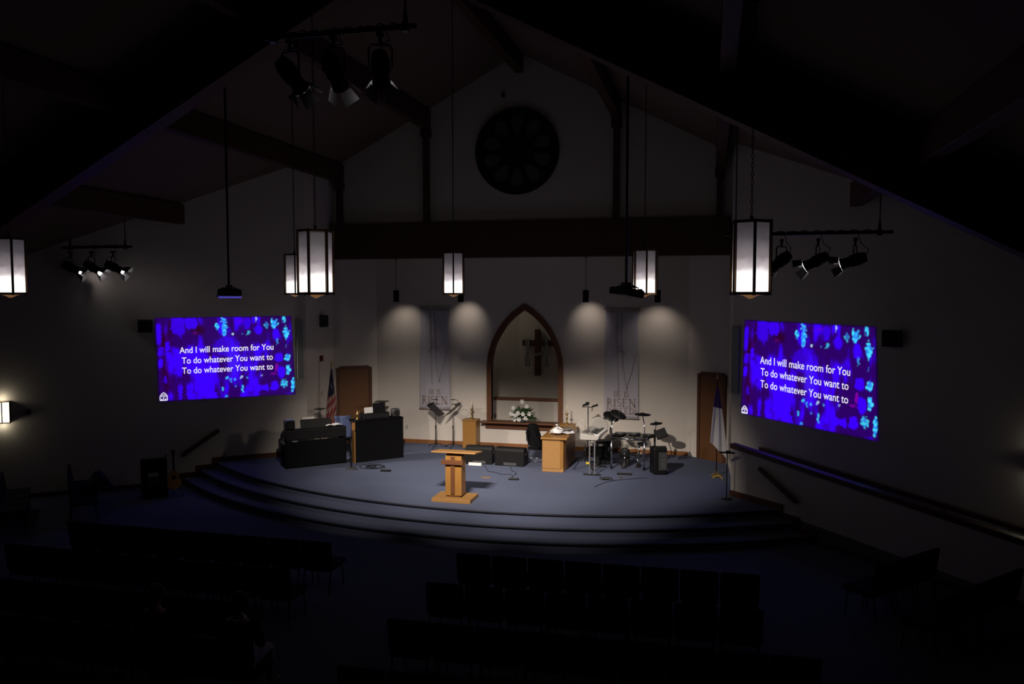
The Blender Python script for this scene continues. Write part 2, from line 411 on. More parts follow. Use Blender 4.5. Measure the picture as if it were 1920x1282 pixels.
# low wall beside the ramp with its cap rail, and the ramp
KL = 8.6
def kz(u): return 1.56 - 0.088 * u
mb = MB(); a = KC; b = KC + KD * KL
mb.prism([a, b, Vector((b.x, b.y, kz(KL))), Vector((a.x, a.y, kz(0)))], -KN * .12); kw = struct('wall_ramp', mb, 'wall')
mb = MB(); a2 = KC + KN * .03 - KD * .02; b2 = b + KN * .03
mb.prism([Vector((a2.x, a2.y, kz(0))), Vector((b2.x, b2.y, kz(KL))), Vector((b2.x, b2.y, kz(KL) + .1)), Vector((a2.x, a2.y, kz(0) + .1))], -KN * .18)
obj('cap_rail', mb, 'dtrim', kw, .012)
e = KC + KD * KL; f = RE
mb = MB(); mb.add([Vector((KC.x, KC.y, S)), Vector((e.x, e.y, 0.02)), Vector((f.x, f.y, 0.02)), Vector((RC.x, RC.y, S)),
                   Vector((KC.x, KC.y, 0)), Vector((e.x, e.y, -.02)), Vector((f.x, f.y, -.02)), Vector((RC.x, RC.y, 0))],
                  [(0, 1, 2, 3), (7, 6, 5, 4), (0, 4, 5, 1), (1, 5, 6, 2), (2, 6, 7, 3), (3, 7, 4, 0)])
struct('floor_ramp', mb, 'carpet')

# handrails
def rail(label, P, D, N, u0, z0, u1, z1, r=.045):
    t = thing('handrail', label, 'handrail', tuple(P + D * u0 + N * .08) [:2] + (z0,))
    d = (P + D * u1) - (P + D * u0); d.z = z1 - z0
    rot = d.to_track_quat('X', 'Z').to_matrix()
    mb = MB(); mb.box(d / 2, (d.length, .05, r * 2), rot=rot); obj('rail', mb, 'dtrim', t, .015)
    k = 2 if d.length < 3 else 5
    for i in range(k):
        p = d * (.12 + .76 * i / (k - 1)); mb = MB(); mb.tube([p + Vector((0, 0, -.03)), p + Vector((0, 0, -.09)) - N * .03, p + Vector((0, 0, -.09)) - N * .078], .009); obj('bracket', mb, 'metal', t)
    return t
rail('short sloping wooden handrail on the left wall above the stage steps', LC, LD, LN, 2.3, 1.36, 3.22, 0.76, .055)
rail('short steep wooden handrail on the low ramp wall above the right steps', KC, KD, KN, .85, 1.28, 1.83, 0.77, .05)
rail('long wooden handrail on the right wall behind the ramp wall', RC, RD, RN, .85, 1.32, 6.9, 0.66, .05)

# doors
def door(n, a, b, nrm, z0, z1):
    a = Vector((*a, 0)); b = Vector((*b, 0)); N = Vector(nrm); d = (b - a); L = d.length; d.normalize()
    rz = math.atan2(d.y, d.x); c = (a + b) / 2 + N * .02
    o = MB(); H = z1 - z0
    o.box((0, 0, H / 2), (L - .16, .04, H)); oo = struct('door_%d' % n, o, 'door', .004); oo.location = (c.x, c.y, z0); oo.rotation_euler = (0, 0, rz)
    f = MB(); f.box((-L / 2 + .045, 0, H / 2), (.09, .09, H + .09)); f.box((L / 2 - .045, 0, H / 2), (.09, .09, H + .09)); f.box((0, 0, H + .045), (L - .18, .09, .09)); obj('door_frame', f, 'dtrim', oo, .006)
    s = -1 if (Matrix.Rotation(rz, 3, 'Z') @ Vector((0, -1, 0))).dot(N) > 0 else 1
    h = MB(); h.cyl((L / 2 - .2, s * .02, 1.0), (L / 2 - .2, s * .08, 1.0), .012); h.ball((L / 2 - .2, s * .09, 1.0), .03); obj('door_handle', h, 'brass', oo)
    return oo
dl0 = Vector((-10.62, 21.44)); dl1 = Vector((-9.79, 22.09))
door(1, (-10.62, 21.44), (-9.79, 22.09), (0.62, -0.785, 0), S, 2.72)
door(2, (-.27, 21.99), (.46, 21.43), (-0.606, -0.795, 0), S, 2.76)

# ------------------------------------------------------------------ pendant lanterns
LH, LR = 0.90, 0.245
def hexp(r, z, off=0): return [Vector((r * math.cos(R(60 * k + off)), r * math.sin(R(60 * k + off)), z)) for k in range(6)]
def make_lantern(label, loc, rz, group=None):
    t = thing('pendant_lantern', label, 'pendant lamp', loc, rz, group)
    g = MB(); g.add(hexp(LR - .012, .035) + hexp(LR - .012, LH - .03), [(k, (k + 1) % 6, 6 + (k + 1) % 6, 6 + k) for k in range(6)])
    obj('glass_panels', g, 'lantern', t)
    f = MB()
    for k in range(6):
        a = R(60 * k); c = Vector((LR * math.cos(a), LR * math.sin(a), LH / 2)); f.box(c, (.03, .034, LH + .02), rz=a)
    for z, h in ((.015, .035), (LH - .01, .035)):
        o_ = hexp(LR + .012, z - h / 2); i_ = hexp(LR - .03, z - h / 2); up = Vector((0, 0, h))
        vs = o_ + i_ + [v + up for v in o_] + [v + up for v in i_]; fs = []
        for k in range(6):
            j = (k + 1) % 6; fs += [(k, j, 12 + j, 12 + k), (6 + j, 6 + k, 18 + k, 18 + j), (12 + k, 12 + j, 18 + j, 18 + k), (j, k, 6 + k, 6 + j)]
        f.add(vs, fs)
    obj('frame', f, 'bronze', t)
    c = MB(); c.add(hexp(LR - .01, LH) + [Vector((0, 0, LH + .03))], [(k, (k + 1) % 6, 6) for k in range(6)] + [(5, 4, 3, 2, 1, 0)]); obj('top_cap', c, 'bronze', t)
    b = MB(); b.lathe([(.001, -.055), (.03, -.045), (.09, -.012), (.15, .0), (.15, .004)], n=18); obj('finial', b, 'finial', t)
    return t
def hang(t, chain=True):
    x, y, z = t.location; top = zc(x) - z + .0
    m = MB(); m.cyl((0, 0, LH + .02), (0, 0, LH + .07), .022, n=10)
    if chain:
        L = min(2.6, top - LH); k = int(L / .055)
        for i in range(k):
            zz = LH + .08 + i * .055; a = R(90) * (i % 2)
            m.tube([(Vector((math.cos(a) * .016 * math.cos(q), math.sin(a) * .016 * math.cos(q), zz + .033 * math.sin(q)))) for q in [2 * math.pi * j / 8 for j in range(8)]], .0045, 5, closed=True)
        m.cyl((0, 0, LH + .06 + L * .95), (0, 0, top), .009)
    else: m.cyl((0, 0, LH + .05), (0, 0, top), .010)
    obj('chain' if chain else 'rod', m, 'metal', t)
    c = MB(); c.lathe([(.02, top - .1), (.075, top - .05), (.08, top + .04)], n=16); obj('canopy', c, 'metal', t)
def face_to_cam(x, y, off):     # yaw so that one face normal points at the nave camera side, turned by off degrees
    return math.atan2(-y, -x) + R(30) + R(off)
LANT = [
    (-5.42, 10.35, 8, 'large near pendant lantern hanging left of the tie beam', True),
    (0.48, 10.35, -20, 'large near pendant lantern hanging at the right end of the tie beam', True),
    (-10.95, 10.60, -22, 'pendant lantern cut by the left edge of the picture', True),
    (-9.12, 16.42, -28, 'far pendant lantern half hidden behind the large left lantern', False),
    (-5.36, 16.42, 30, 'far pendant lantern with two even panes, left of the arched window', False),
    (-1.30, 16.42, -20, 'far pendant lantern partly behind the hanging projector', False),
]
for x, y, off, lab, ch in LANT:
    if x == -5.42: t0 = t = make_lantern(lab, (x, y, 4.91), face_to_cam(x, y, off), 'six-sided pendant lanterns')
    else: t = dup(t0, (x, y, 4.91), face_to_cam(x, y, off), lab, skip=('chain', 'rod', 'canopy'))
    hang(t, ch)

# ------------------------------------------------------------------ cylinder downlights under the beam
lab4 = ['leftmost of the four black cylinder downlights hanging under the beam', 'second black cylinder downlight from the left, just right below the far lantern',
        'third black cylinder downlight, right of the arch point', 'rightmost black cylinder downlight, right of the projector']
for i, (x, wt, dx) in enumerate(CAN_X):
    lx = x; ly = 21.45
    if i == 0:
        t = can0 = thing('cylinder_downlight', lab4[i], 'downlight', (lx, ly, 4.70), 0, 'cylinder downlights under the beam')
        m = MB(); m.lathe([(.07, .12), (.07, 0), (.082, .0), (.082, .33), (.01, .333)], n=24); obj('housing', m, 'matte', t)
        m = MB(); m.cyl((0, 0, .33), (0, 0, 1.26), .007); m.cyl((0, 0, 1.2), (0, 0, 1.26), .04); obj('stem', m, 'metal', t)
        m = MB(); m.cyl((0, 0, .105), (0, 0, .118), .055, n=20); obj('lens', m, 'bulb', t)
    else: dup(can0, (lx, ly, 4.70), 0, lab4[i])
    spot('downlight', (lx, ly + .03, 4.69), (lx, ly + .75, 4.22 if dx == 0 else 3.75), wt, 80 if dx == 0 else 102, 1.0, size=.03)

# ------------------------------------------------------------------ stage light bars with spotlights
BAR = [((-4.12, 8.5, 7.87), 1.85, (-4.95, -3.32), 'black lighting bar with three lit spotlights, top left of the picture'),
       ((-14.15, 16.15, 6.03), 1.95, (-14.9, -13.35), 'short black lighting bar near the left wall, above the projected lyrics'),
       ((1.62, 14.8, 5.97), 2.75, (.42, 2.78), 'black lighting bar right of the large right lantern')]
for (bx, by, bz), L, hs, lab in BAR:
    t = thing('lighting_bar', lab, 'lighting bar', (bx, by, bz), 0, 'ceiling lighting bars')
    m = MB(); m.cyl((-L / 2, 0, 0), (L / 2, 0, 0), .03); obj('pipe', m, 'metal', t)
    for hx in hs:
        m = MB(); m.cyl((hx - bx, 0, 0), (hx - bx, 0, .22), .035, .012); m.cyl((hx - bx, 0, .2), (hx - bx, 0, zc(hx) - bz), .011); m.box((hx - bx, 0, -.01), (.07, .08, .09)); obj('hanger', m, 'metal', t)
    m = MB(); pts = []
    for i in range(41):
        q = i / 40; pts.append((-L * .42 + L * .84 * q, .035 * math.sin(i * 1.3), .012 + .035 * abs(math.sin(i * .9))))
    m.tube(pts, .008, 6); obj('cable', m, 'black', t)
CL = ['first', 'middle', 'last']
bname = ['top bar', 'left bar', 'right bar']
def make_can(label, loc, aim, roll, lit):
    t = thing('spotlight', label, 'spotlight', loc, 0, 'spotlights on the ceiling bars')
    d = (Vector(aim) - Vector(loc)).normalized(); q = d.to_track_quat('-Z', 'Y').to_matrix()
    h = math.atan2(d.y, d.x)
    side = Vector((-math.sin(h), math.cos(h), 0))
    up = .37
    m = MB(); m.tube([side * .13, side * .13 + Vector((0, 0, up * .55)), side * .10 + Vector((0, 0, up * .66)), -side * .10 + Vector((0, 0, up * .66)), -side * .13 + Vector((0, 0, up * .55)), -side * .13], .012, 6)
    obj('yoke', m, 'metal', t)
    m = MB(); m.cyl((0, 0, up * .64), (0, 0, up - .01), .022); m.box((0, 0, up - .015), (.06, .09, .05)); obj('clamp', m, 'metal', t)
    m = MB(); m.lathe([(.05, .19), (.085, .18), (.095, .10), (.105, .10), (.105, -.06), (.088, -.08), (.088, -.2), (.105, -.21), (.105, -.235)], n=20, m=q)
    o = obj('housing', m, 'matte', t)
    m = MB(); m.lathe([(.10, -.232), (.10, -.238)], n=20, m=q); obj('lens', m, 'lamp' if lit else 'bulb', t)
    for k in range(4):
        a = R(90 * k + roll); u = q @ Vector((math.cos(a), math.sin(a), 0)); v = q @ Vector((-math.sin(a), math.cos(a), 0)); z = q @ Vector((0, 0, -1))
        p0 = u * .105 + z * .235; out = (u * .45 + z).normalized(); m = MB()
        m.prism([p0 - v * .07, p0 + v * .07, p0 + v * .10 + out * .16, p0 - v * .10 + out * .16], u * .004)
        obj('barn_door', m, 'barn', t)
    m = MB(); b = q @ Vector((0, 0, .18)); m.tube([b, b + Vector((.04, 0, .12)), Vector((.09, .03, up * .8)), Vector((.05, .02, up + .07))], .007, 6); obj('power_cord', m, 'black', t)
    return t, d
for i, (loc, aim, wt, cone) in enumerate(BAR_CANS):
    b, k = divmod(i, 3)
    sfx = ['leftmost spotlight', 'middle spotlight', 'rightmost spotlight'][k]
    t, d = make_can(sfx + ' with black barn doors on the %s' % ['top left lighting bar', 'left wall lighting bar', 'right lighting bar'][b], loc, aim, 45, True)
    spot('stage_spot', Vector(loc) + d * .25, aim, wt * 1.0, cone, 1.0, size=.035)

# ------------------------------------------------------------------ projectors on poles
def projector(label, x, y, z, yaw, w_):
    t = thing('ceiling_projector', label, 'projector', (x, y, z), yaw, 'projectors on ceiling poles')
    m = MB(); m.box((0, 0, .065), (w_, .36, .13)); o = obj('body', m, 'black', t, .03); o.rotation_euler = (R(-9), R(3), 0)
    m = MB(); m.cyl((w_ * .2, .17, .07), (w_ * .2, .23, .07), .05, n=20); obj('lens', m, 'glass', t)
    m = MB(); m.box((0, 0, .15), (.26, .2, .03)); m.box((0, 0, .19), (.12, .12, .07)); [m.cyl((sx * .19, sy * .1, .13), (sx * .08, sy * .06, .18), .010) for sx in (-1, 1) for sy in (-1, 1)]; obj('mount', m, 'metal', t)
    m = MB(); m.cyl((0, 0, .2), (0, 0, zc(x) - z), .022); obj('pole', m, 'metal', t)
    return t
p1 = projector('black projector on a long pole at the left, blue light along its lower edge', -8.62, 13.1, 4.86, R(38), .42)
m = MB(); m.box((0, -.181, .0), (.40, .01, .035)); obj('blue_edge', m, 'blueglow', p1, label='blue lit lower edge')  # blue light along the edge put in as a glowing strip
p2 = projector('black projector on a long pole in front of the far right lantern', -1.33, 13.1, 4.88, R(-46), .50)

# ------------------------------------------------------------------ projected lyrics, painted as glowing panels on the walls
def sm(x): x = max(0, min(1, x)); return x * x * (3 - 2 * x)
SP = [  # s, t, rx, ry, colour, strength
    (.485, .87, .022, .075, 'c', 1), (.435, .885, .013, .035, 'c', .9), (.50, .95, .016, .03, 'c', .6), (.48, .985, .012, .02, 'c', .8), (.545, .775, .011, .014, 'w', .9),
    (.865, .915, .022, .05, 'c', 1), (.935, .955, .013, .06, 'c', .85), (.95, .79, .020, .065, 'c', 1), (.88, .69, .010, .045, 'c', .7), (.945, .62, .006, .02, 'c', .4),
    (.955, .475, .017, .05, 'c', .95), (.955, .335, .017, .055, 'c', 1), (.912, .145, .022, .055, 'c', .75), (.985, .13, .017, .07, 'c', 1), (.73, .975, .008, .025, 'w', .7),
    (.67, .80, .016, .025, 'c', .55), (.80, .88, .014, .04, 'c', .5), (.62, .785, .006, .01, 'c', .5),
    (.478, .03, .010, .022, 'c', .9), (.452, .115, .008, .028, 'c', .7), (.49, .245, .010, .022, 'c', .7), (.515, .215, .011, .03, 'c', .8), (.545, .225, .007, .015, 'c', .5),
    (.595, .13, .007, .025, 'c', .7), (.602, .09, .006, .03, 'c', .7), (.595, .255, .010, .014, 'w', .7), (.64, .25, .006, .02, 'c', .4), (.55, .15, .005, .015, 'c', .4), (.745, .26, .008, .012, 'w', .4),
    (.86, .34, .008, .05, 'm', .8), (.835, .27, .025, .018, 'm', .6), (.275, .81, .02, .02, 'm', .25), (.60, .95, .03, .015, 'm', .3),
    (.015, .80, .025, .12, 'b', .8), (.03, .6, .02, .05, 'b', .7), (.025, .46, .016, .05, 'b', .9), (.08, .66, .018, .05, 'b', .9), (.085, .56, .016, .04, 'b', 1), (.09, .40, .014, .04, 'b', .8), (.05, .25, .012, .05, 'b', .6),
    (.16, .9, .05, .12, 'b', .7), (.25, .93, .04, .07, 'b', .8), (.15, .45, .03, .18, 'b', .9), (.15, .1, .015, .10, 'b', .8), (.22, .12, .025, .10, 'b', .9), (.23, .04, .03, .04, 'b', .8), (.36, .12, .035, .14, 'b', .9), (.39, .04, .03, .05, 'b', .9),
    (.65, .10, .022, .038, 'b', .9), (.71, .105, .030, .045, 'b', .95), (.77, .105, .030, .045, 'b', .95), (.84, .12, .032, .055, 'b', .95),
    (.90, .29, .028, .075, 'b', .9), (.885, .475, .03, .055, 'b', .9), (.875, .77, .026, .06, 'b', .9), (.66, .92, .025, .07, 'b', .7), (.58, .9, .014, .08, 'b', .7), (.74, .83, .03, .06, 'b', .8), (.50, .62, .10, .12, 'b', .5), (.53, .45, .05, .2, 'l', .5),
]
def pic(s, t):
    n1 = noise.noise(Vector((s * 12, t * 3.4, 1.3))); n2 = noise.noise(Vector((s * 34, t * 9, 5.1))); n3 = noise.noise(Vector((s * 5, t * 4, 8.8)))
    cen = math.exp(-((s - .40) / .30) ** 2 - ((t - .5) / .30) ** 2)
    f = sm(.15 + 1.5 * n1 + .7 * n2 + .4 * n3 + .75 * cen - .35 * sm((s - .66) / .12) - .2 * sm((.08 - s) / .08))
    c = [.024 + .020 * f, .0, .125 + .85 * f ** 1.3]
    for ds, dt, rx, ry in ((.06, .70, .05, .13), (.105, .87, .018, .10), (.30, .84, .05, .06), (.06, .3, .03, .2)):
        k = math.exp(-(((s - ds) / rx) ** 2 + ((t - dt) / ry) ** 2) ** 2) * .8
        c[2] *= 1 - k
    wx = .012 * noise.noise(Vector((s * 28, t * 18, 3.3))); nn = noise.noise(Vector((s * 55, t * 34, 2.2)))
    for ps, pt, rx, ry, kk, st in SP:
        if abs(s - ps) > rx * 2.2 or abs(t - pt) > ry * 2.2: continue
        dx = (s - ps + wx) / (rx * .95); dy = (t - pt + wx * 2.5) / (ry * .95)
        if kk == 'b': d = (abs(dx) ** 3 + abs(dy) ** 3) ** (1 / 3) + .25 * nn; k = sm((1.2 - d) / .35) * st
        elif kk == 'l': d = math.sqrt(dx * dx + dy * dy); k = sm((1.5 - d) / 1.4) * st
        else: d = math.sqrt(dx * dx + dy * dy) + .8 * nn; k = sm((1.25 - d) / .4) * st
        tgt = {'c': (.03, .30, 1.0), 'w': (.5, .7, 1), 'm': (.25, 0, .40), 'b': (.045, 0, 1.0), 'l': (.07, .015, 1.0)}[kk]
        if kk == 'c' and nn < -.12: tgt = (.06, .75, 1.0)
        c = [a + (b - a) * k for a, b in zip(c, tgt)]
    return c
def slide_panel_mesh(name, corner, nrm):
    TL, TR, BL, BR = [Vector(p) for p in corner]; NU, NV = 190, 120
    m = MB(); m.grid(lambda s, t: (BL.lerp(BR, s)).lerp(TL.lerp(TR, s), t), NU, NV); front = len(m.v)
    m.add([p - nrm * .012 for p in (BL, BR, TR, TL)], [(3, 2, 1, 0)])
    q = [BL, BR, TR, TL]
    for i in range(4):
        a, b = q[i], q[(i + 1) % 4]; m.add([a, b, b - nrm * .012, a - nrm * .012], [(1, 0, 3, 2)])
    me = m.mesh(name); at = me.color_attributes.new('pic', 'FLOAT_COLOR', 'POINT')
    buf = []
    for j in range(NV + 1):
        for i in range(NU + 1):
            s, t = i / NU, j / NV; c = pic(s, t); e = sm(min(s, 1 - s, ) / .012) * sm(min(t, 1 - t) / .015) * .75 + .25
            buf += [c[0] * e, c[1] * e, c[2] * e, 1]
    buf += [.01, 0, .08, 1] * (len(me.vertices) - front)
    at.data.foreach_set('color', buf); return me
LINES = ['And I will make room for You', 'To do whatever You want to', 'To do whatever You want to']
def logo_mesh(h):
    m = MB(); w_ = h * .9
    out = [(-.5, 0), (-.5, .55), (-.28, .85), (0, 1.05), (.28, .85), (.5, .55), (.5, 0), (-.5, 0)]
    m2 = [Vector((x * w_, z * h, 0)) for x, z in out]
    for a, b in zip(m2[:-1], m2[1:]):
        d = (b - a).normalized(); n_ = Vector((-d.y, d.x, 0)) * h * .05; m.prism([a - n_, b - n_, b + n_, a + n_], (0, 0, .003))
    for i in range(9):
        a0 = math.pi * i / 9; a1 = math.pi * (i + .8) / 9
        for r0, r1 in ((.30, .38), (.14, .22)):
            m.prism([Vector((r * math.cos(a) * w_, (.42 + r * math.sin(a)) * h, 0)) for r, a in ((r0, a0), (r1, a0), (r1, a1), (r0, a1))], (0, 0, .003))
    m.box((0, h * .22, .0015), (h * .09, h * .44, .003)); m.box((-.26 * w_, .12 * h, .0015), (h * .12, h * .22, .003)); m.box((.26 * w_, .12 * h, .0015), (h * .12, h * .22, .003))
    return m
def lyrics(label, corner, nrm, lines, logo):
    TL, TR, BL, BR = [Vector(p) for p in corner]; nrm = Vector(nrm)
    C0 = (TL + TR + BL + BR) / 4
    t = thing('projected_lyrics', label, 'projected slide', tuple(C0), 0, 'projected lyric slides on the wing walls')
    o = obj('projected_picture_glow', slide_panel_mesh('projected_picture_glow', [p - C0 + nrm * .02 for p in (TL, TR, BL, BR)], nrm), 'picture', t)
    xd = (TR - TL); xd.z = 0; xd.normalize()
    for s, (p0, p1, hgt) in zip(LINES, lines):       # baseline start / end world points
        p0 = Vector(p0); p1 = Vector(p1); me = text_mesh(s, 1.0, .0); X = [v.co.x for v in me.vertices]; x0, x1 = min(X), max(X)
        cap = .73
        for v in me.vertices:
            q = (v.co.x - x0) / (x1 - x0); base = p0.lerp(p1, q); v.co = base + Vector((0, 0, v.co.y / cap * hgt)) + nrm * .026 - C0
        obj('lyric_line', me, 'txt', t)
    me = logo_mesh(logo[1]).mesh('logo')
    for v in me.vertices: v.co = Vector(logo[0]) + xd * v.co.x + Vector((0, 0, v.co.y)) + nrm * (.024 + v.co.z) - C0
    obj('church_logo', me, 'txt', t)
def lw(u, z): p = LC + LD * u; return Vector((p.x, p.y, z))
def rw(u, z): p = RC + RD * u; return Vector((p.x, p.y, z))
lyrics('blue projected slide with white song lyrics on the left wall', [lw(3.77, 4.32), lw(.39, 4.33), lw(3.72, 2.18), lw(.30, 2.19)], LN,
       [(lw(3.21, 3.40), lw(.87, 3.43), .17), (lw(3.16, 3.13), lw(.89, 3.16), .17), (lw(3.16, 2.87), lw(.89, 2.90), .17)], (lw(3.61, 2.21), .19))
lyrics('blue projected slide with white song lyrics on the right wall', [rw(.347, 4.31), rw(3.55, 4.25), rw(.28, 2.08), rw(3.68, 1.90)], RN,
       [(rw(.80, 3.31), rw(3.03, 3.20), .18), (rw(.82, 3.04), rw(3.0, 2.90), .18), (rw(.82, 2.76), rw(3.0, 2.61), .18)], (rw(.39, 2.10), .17))

# ------------------------------------------------------------------ things on the walls
def flatbox(name, label, cat, P, D, N, u, z, w_, h, d, m, frame=None, group=None):
    p = P + D * u + N * (d / 2 + .004); t = thing(name, label, cat, (p.x, p.y, z), math.atan2(D.y, D.x), group)
    s = 1
    b = MB(); b.box((0, 0, 0), (w_, d, h)); obj('cabinet' if frame else 'body', b, m, t, .006)
    if frame:
        sgn = 1 if (Matrix.Rotation(t.rotation_euler.z, 3, 'Z') @ Vector((0, 1, 0))).dot(N) > 0 else -1
        g = MB(); g.box((0, sgn * (d / 2 + .004), 0), (w_ - .03, .008, h - .03)); obj('grille', g, frame, t)
    return t
flatbox('wall_speaker', 'dark wall speaker left of the left projected slide', 'speaker', LC, LD, LN, 4.0, 4.12, .34, .32, .16, 'dgrey', 'grille', 'dark speakers beside the projected slides')
flatbox('wall_speaker', 'dark wall speaker right of the right projected slide', 'speaker', RC, RD, RN, 3.93, 4.03, .34, .34, .16, 'dgrey', 'grille', 'dark speakers beside the projected slides')
flatbox('wall_baffle', 'tall narrow grey panel at the right edge of the left slide', 'sound baffle', LC, LD, LN, .17, 3.42, .16, 1.6, .07, 'panel')
flatbox('wall_baffle', 'tall narrow grey panel at the left edge of the right slide', 'sound baffle', RC, RD, RN, .12, 3.35, .20, 1.6, .07, 'panel')
RP = Vector((-10.67, 21.4, 0)); RDn = (LC - Vector((-10.67, 21.45, 0))).normalized()
flatbox('wall_speaker', 'small brown speaker high beside the stage door', 'speaker', RP, RDn, Vector((1, 0, 0)), .68, 4.16, .22, .34, .16, 'dgrey', 'grille')
flatbox('fire_alarm', 'small dark red fire alarm above the flag', 'fire alarm', RP, RDn, Vector((1, 0, 0)), .75, 3.10, .11, .16, .06, 'redled')
flatbox('light_switch', 'small switch plate on the wall left of the flag', 'switch', RP, RDn, Vector((1, 0, 0)), .70, 2.1, .08, .12, .01, 'grey')
flatbox('outlet_plate', 'pale outlet plate low on the back wall right of the tall black desk', 'outlet', Vector((-8.72, YB, 0)), Vector((1, 0, 0)), Vector((0, -1, 0)), 0, .98, .08, .12, .012, 'grey')
flatbox('security_camera', 'tiny dark camera under the left end of the beam', 'camera', Vector((-10.30, YB, 0)), Vector((1, 0, 0)), Vector((0, -1, 0)), 0, 5.78, .07, .07, .1, 'black') if False else None
fa = flatbox('strobe_light', 'small red fire strobe on the left wall beside the lit sconce', 'fire alarm', LC, LD, LN, 6.60, 2.09, .10, .12, .07, 'redled')
def sconce(label, P, D, N, u, z):
    p = P + D * u; t = thing('wall_sconce', label, 'wall lamp', (p.x, p.y, z), math.atan2(-N.x, N.y), 'lit wall sconces')
    f = MB(); f.box((0, .02, 0), (.34, .04, .50)); [f.box((sx * .16, .09, 0), (.022, .16, .5)) for sx in (-1, 1)]; f.box((0, .165, 0), (.024, .02, .5)); [f.box((0, .09, sz * .25), (.34, .17, .02)) for sz in (-1, 1)]; f.box((0, .09, .245), (.34, .15, .015)) if False else None
    obj('frame', f, 'bronze', t); g = MB(); g.box((0, .09, 0), (.29, .13, .47)); obj('glass', g, 'sconce', t)
sconce('lit wall sconce cut by the left edge of the picture', LC, LD, LN, 7.12, 2.13)
sconce('lit wall sconce at the right edge of the picture beside the long handrail', RC, RD, RN, 6.74, 1.95)
for P_, D_, N_, u_, z_, e_ in ((LC, LD, LN, 7.12, 2.13, 1.5), (RC, RD, RN, 6.74, 1.95, 1.0)):
    for sz in (-1, 1):
        d = bpy.data.lights.new('sconce_light', 'POINT'); d.energy = e_; d.color = (1, .92, .68); d.shadow_soft_size = .05
        o = bpy.data.objects.new('sconce_light', d); COL.objects.link(o); o.location = P_ + D_ * u_ + N_ * .13 + Vector((0, 0, z_ + sz * .31))

# round window high in the gable
t = thing('round_window', 'dark round rose window high on the gable wall', 'window', (-5.16, 21.45, 8.80))
m = MB()
for r0, r1, y in ((1.02, 1.17, -.09), (.40, .47, -.07)):
    N_ = 48
    for k in range(N_):
        a, b = 2 * math.pi * k / N_, 2 * math.pi * (k + 1) / N_
        m.prism([Vector((r * math.cos(q), 0, r * math.sin(q))) for r, q in ((r0, a), (r1, a), (r1, b), (r0, b))], (0, y, 0))
for k in range(10):
    a = R(36 * k); u = Vector((math.cos(a), 0, math.sin(a))); v = Vector((-u.z, 0, u.x)) * .03
    m.prism([u * .45 - v, u * 1.04 - v, u * 1.04 + v, u * .45 + v], (0, -.06, 0))
obj('tracery', m, 'iron', t)
for k in range(10):
    a = R(36 * k + 18); u = Vector((math.cos(a), 0, math.sin(a))); v = Vector((-u.z, 0, u.x)); m = MB()
    m.prism([u * .47 - v * .06, u * .72 - v * .17, u * .90 - v * .15, u * .97, u * .90 + v * .15, u * .72 + v * .17, u * .47 + v * .06], (0, -.026, 0)); obj('petal_pane', m, 'petalglass', t)
m = MB(); m.cyl((0, -.004, 0), (0, -.02, 0), 1.1, n=48); obj('glass', m, 'glass', t)
m = MB(); m.cyl((0, -.02, 0), (0, -.05, 0), .40, n=32); obj('hub', m, 'iron', t)
for px, pz, yy, lab in ((-5.55, 10.32, 21.38, 'small dark smoke detector on the gable above the round window'),):
    m = MB(); m.cyl((0, 0, 0), (0, -.06, 0), .07, .05, n=16); o = obj('smoke_detector', m, 'dgrey'); o.location = (px, 21.44, pz); tag(o, lab, 'smoke detector')

# ------------------------------------------------------------------ cross and flowers behind / in the arch
t = thing('hanging_cross', 'dark wooden cross with a white cloth draped over its arms, seen through the arch', 'cross', (-5.13, 24.02, 2.42))
m = MB(); m.box((0, 0, .71), (.17, .10, 1.42)); obj('upright', m, 'beam', t, .008)
m = MB(); m.box((0, -.01, 1.0), (.95, .09, .18)); obj('crossbar', m, 'beam', t, .008)
def drape(sx):
    def f(s, tt):      # vertical hanging strip
        x = sx * (.30 + (s - .5) * (.10 + .03 * tt)) + .02 * math.sin(tt * 9 + s * 4); return Vector((x, -.075 - .02 * math.sin(s * 9), 1.13 - tt * .85))
    return f
m = MB(); m.grid(drape(-1), 6, 14); m.grid(drape(1), 6, 14)
m.grid(lambda s, tt: Vector(((s - .5) * .62, -.085 - .02 * math.sin(tt * 6), 1.10 - .42 * math.sin(math.pi * s) ** .8 - .09 * tt * (1 - .3 * s))), 20, 4)
m2 = bpy.data.objects; obj('draped_cloth', m, 'panel', t, solid=.008, label='white draped cloth')

t = thing('flower_arrangement', 'white lilies with green leaves standing on the arch sill', 'flowers', (-5.13, 22.02, 1.273))
m = MB(); m.lathe([(.07, 0), (.10, .03), (.11, .10), (.09, .14)], n=16); obj('pot', m, 'dgrey', t)
m = MB(); rnd = random.Random(3)
for k in range(190):
    a = rnd.uniform(0, 2 * math.pi); el = rnd.uniform(-.1, 1.3); L = rnd.uniform(.22, .46)
    d = Vector((math.cos(a) * math.cos(el) * 1.1, math.sin(a) * math.cos(el) * .45, math.sin(el) * 1.0)); b = Vector((0, 0, .12)); tip = b + d * L + Vector((0, 0, -.05 * L))
    s_ = d.cross(Vector((rnd.uniform(-1, 1), rnd.uniform(-1, 1), rnd.uniform(-1, 1)))).normalized() * rnd.uniform(.018, .04)
    md = b.lerp(tip, .6) + Vector((0, 0, .03)); m.add([b.lerp(tip, .2), md - s_, tip, md + s_], [(0, 1, 2, 3)])
for k in range(16):
    a = rnd.uniform(-.3, .5); d = Vector((.9, -.2, rnd.uniform(-.1, .35))); b = Vector((.15, 0, .1)); tip = b + d * rnd.uniform(.2, .36); s_ = Vector((0, .2, 1)).normalized() * .015
    m.add([b, b.lerp(tip, .5) - s_, tip, b.lerp(tip, .5) + s_], [(0, 1, 2, 3)])
obj('leaves', m, 'leaf', t, solid=.003)
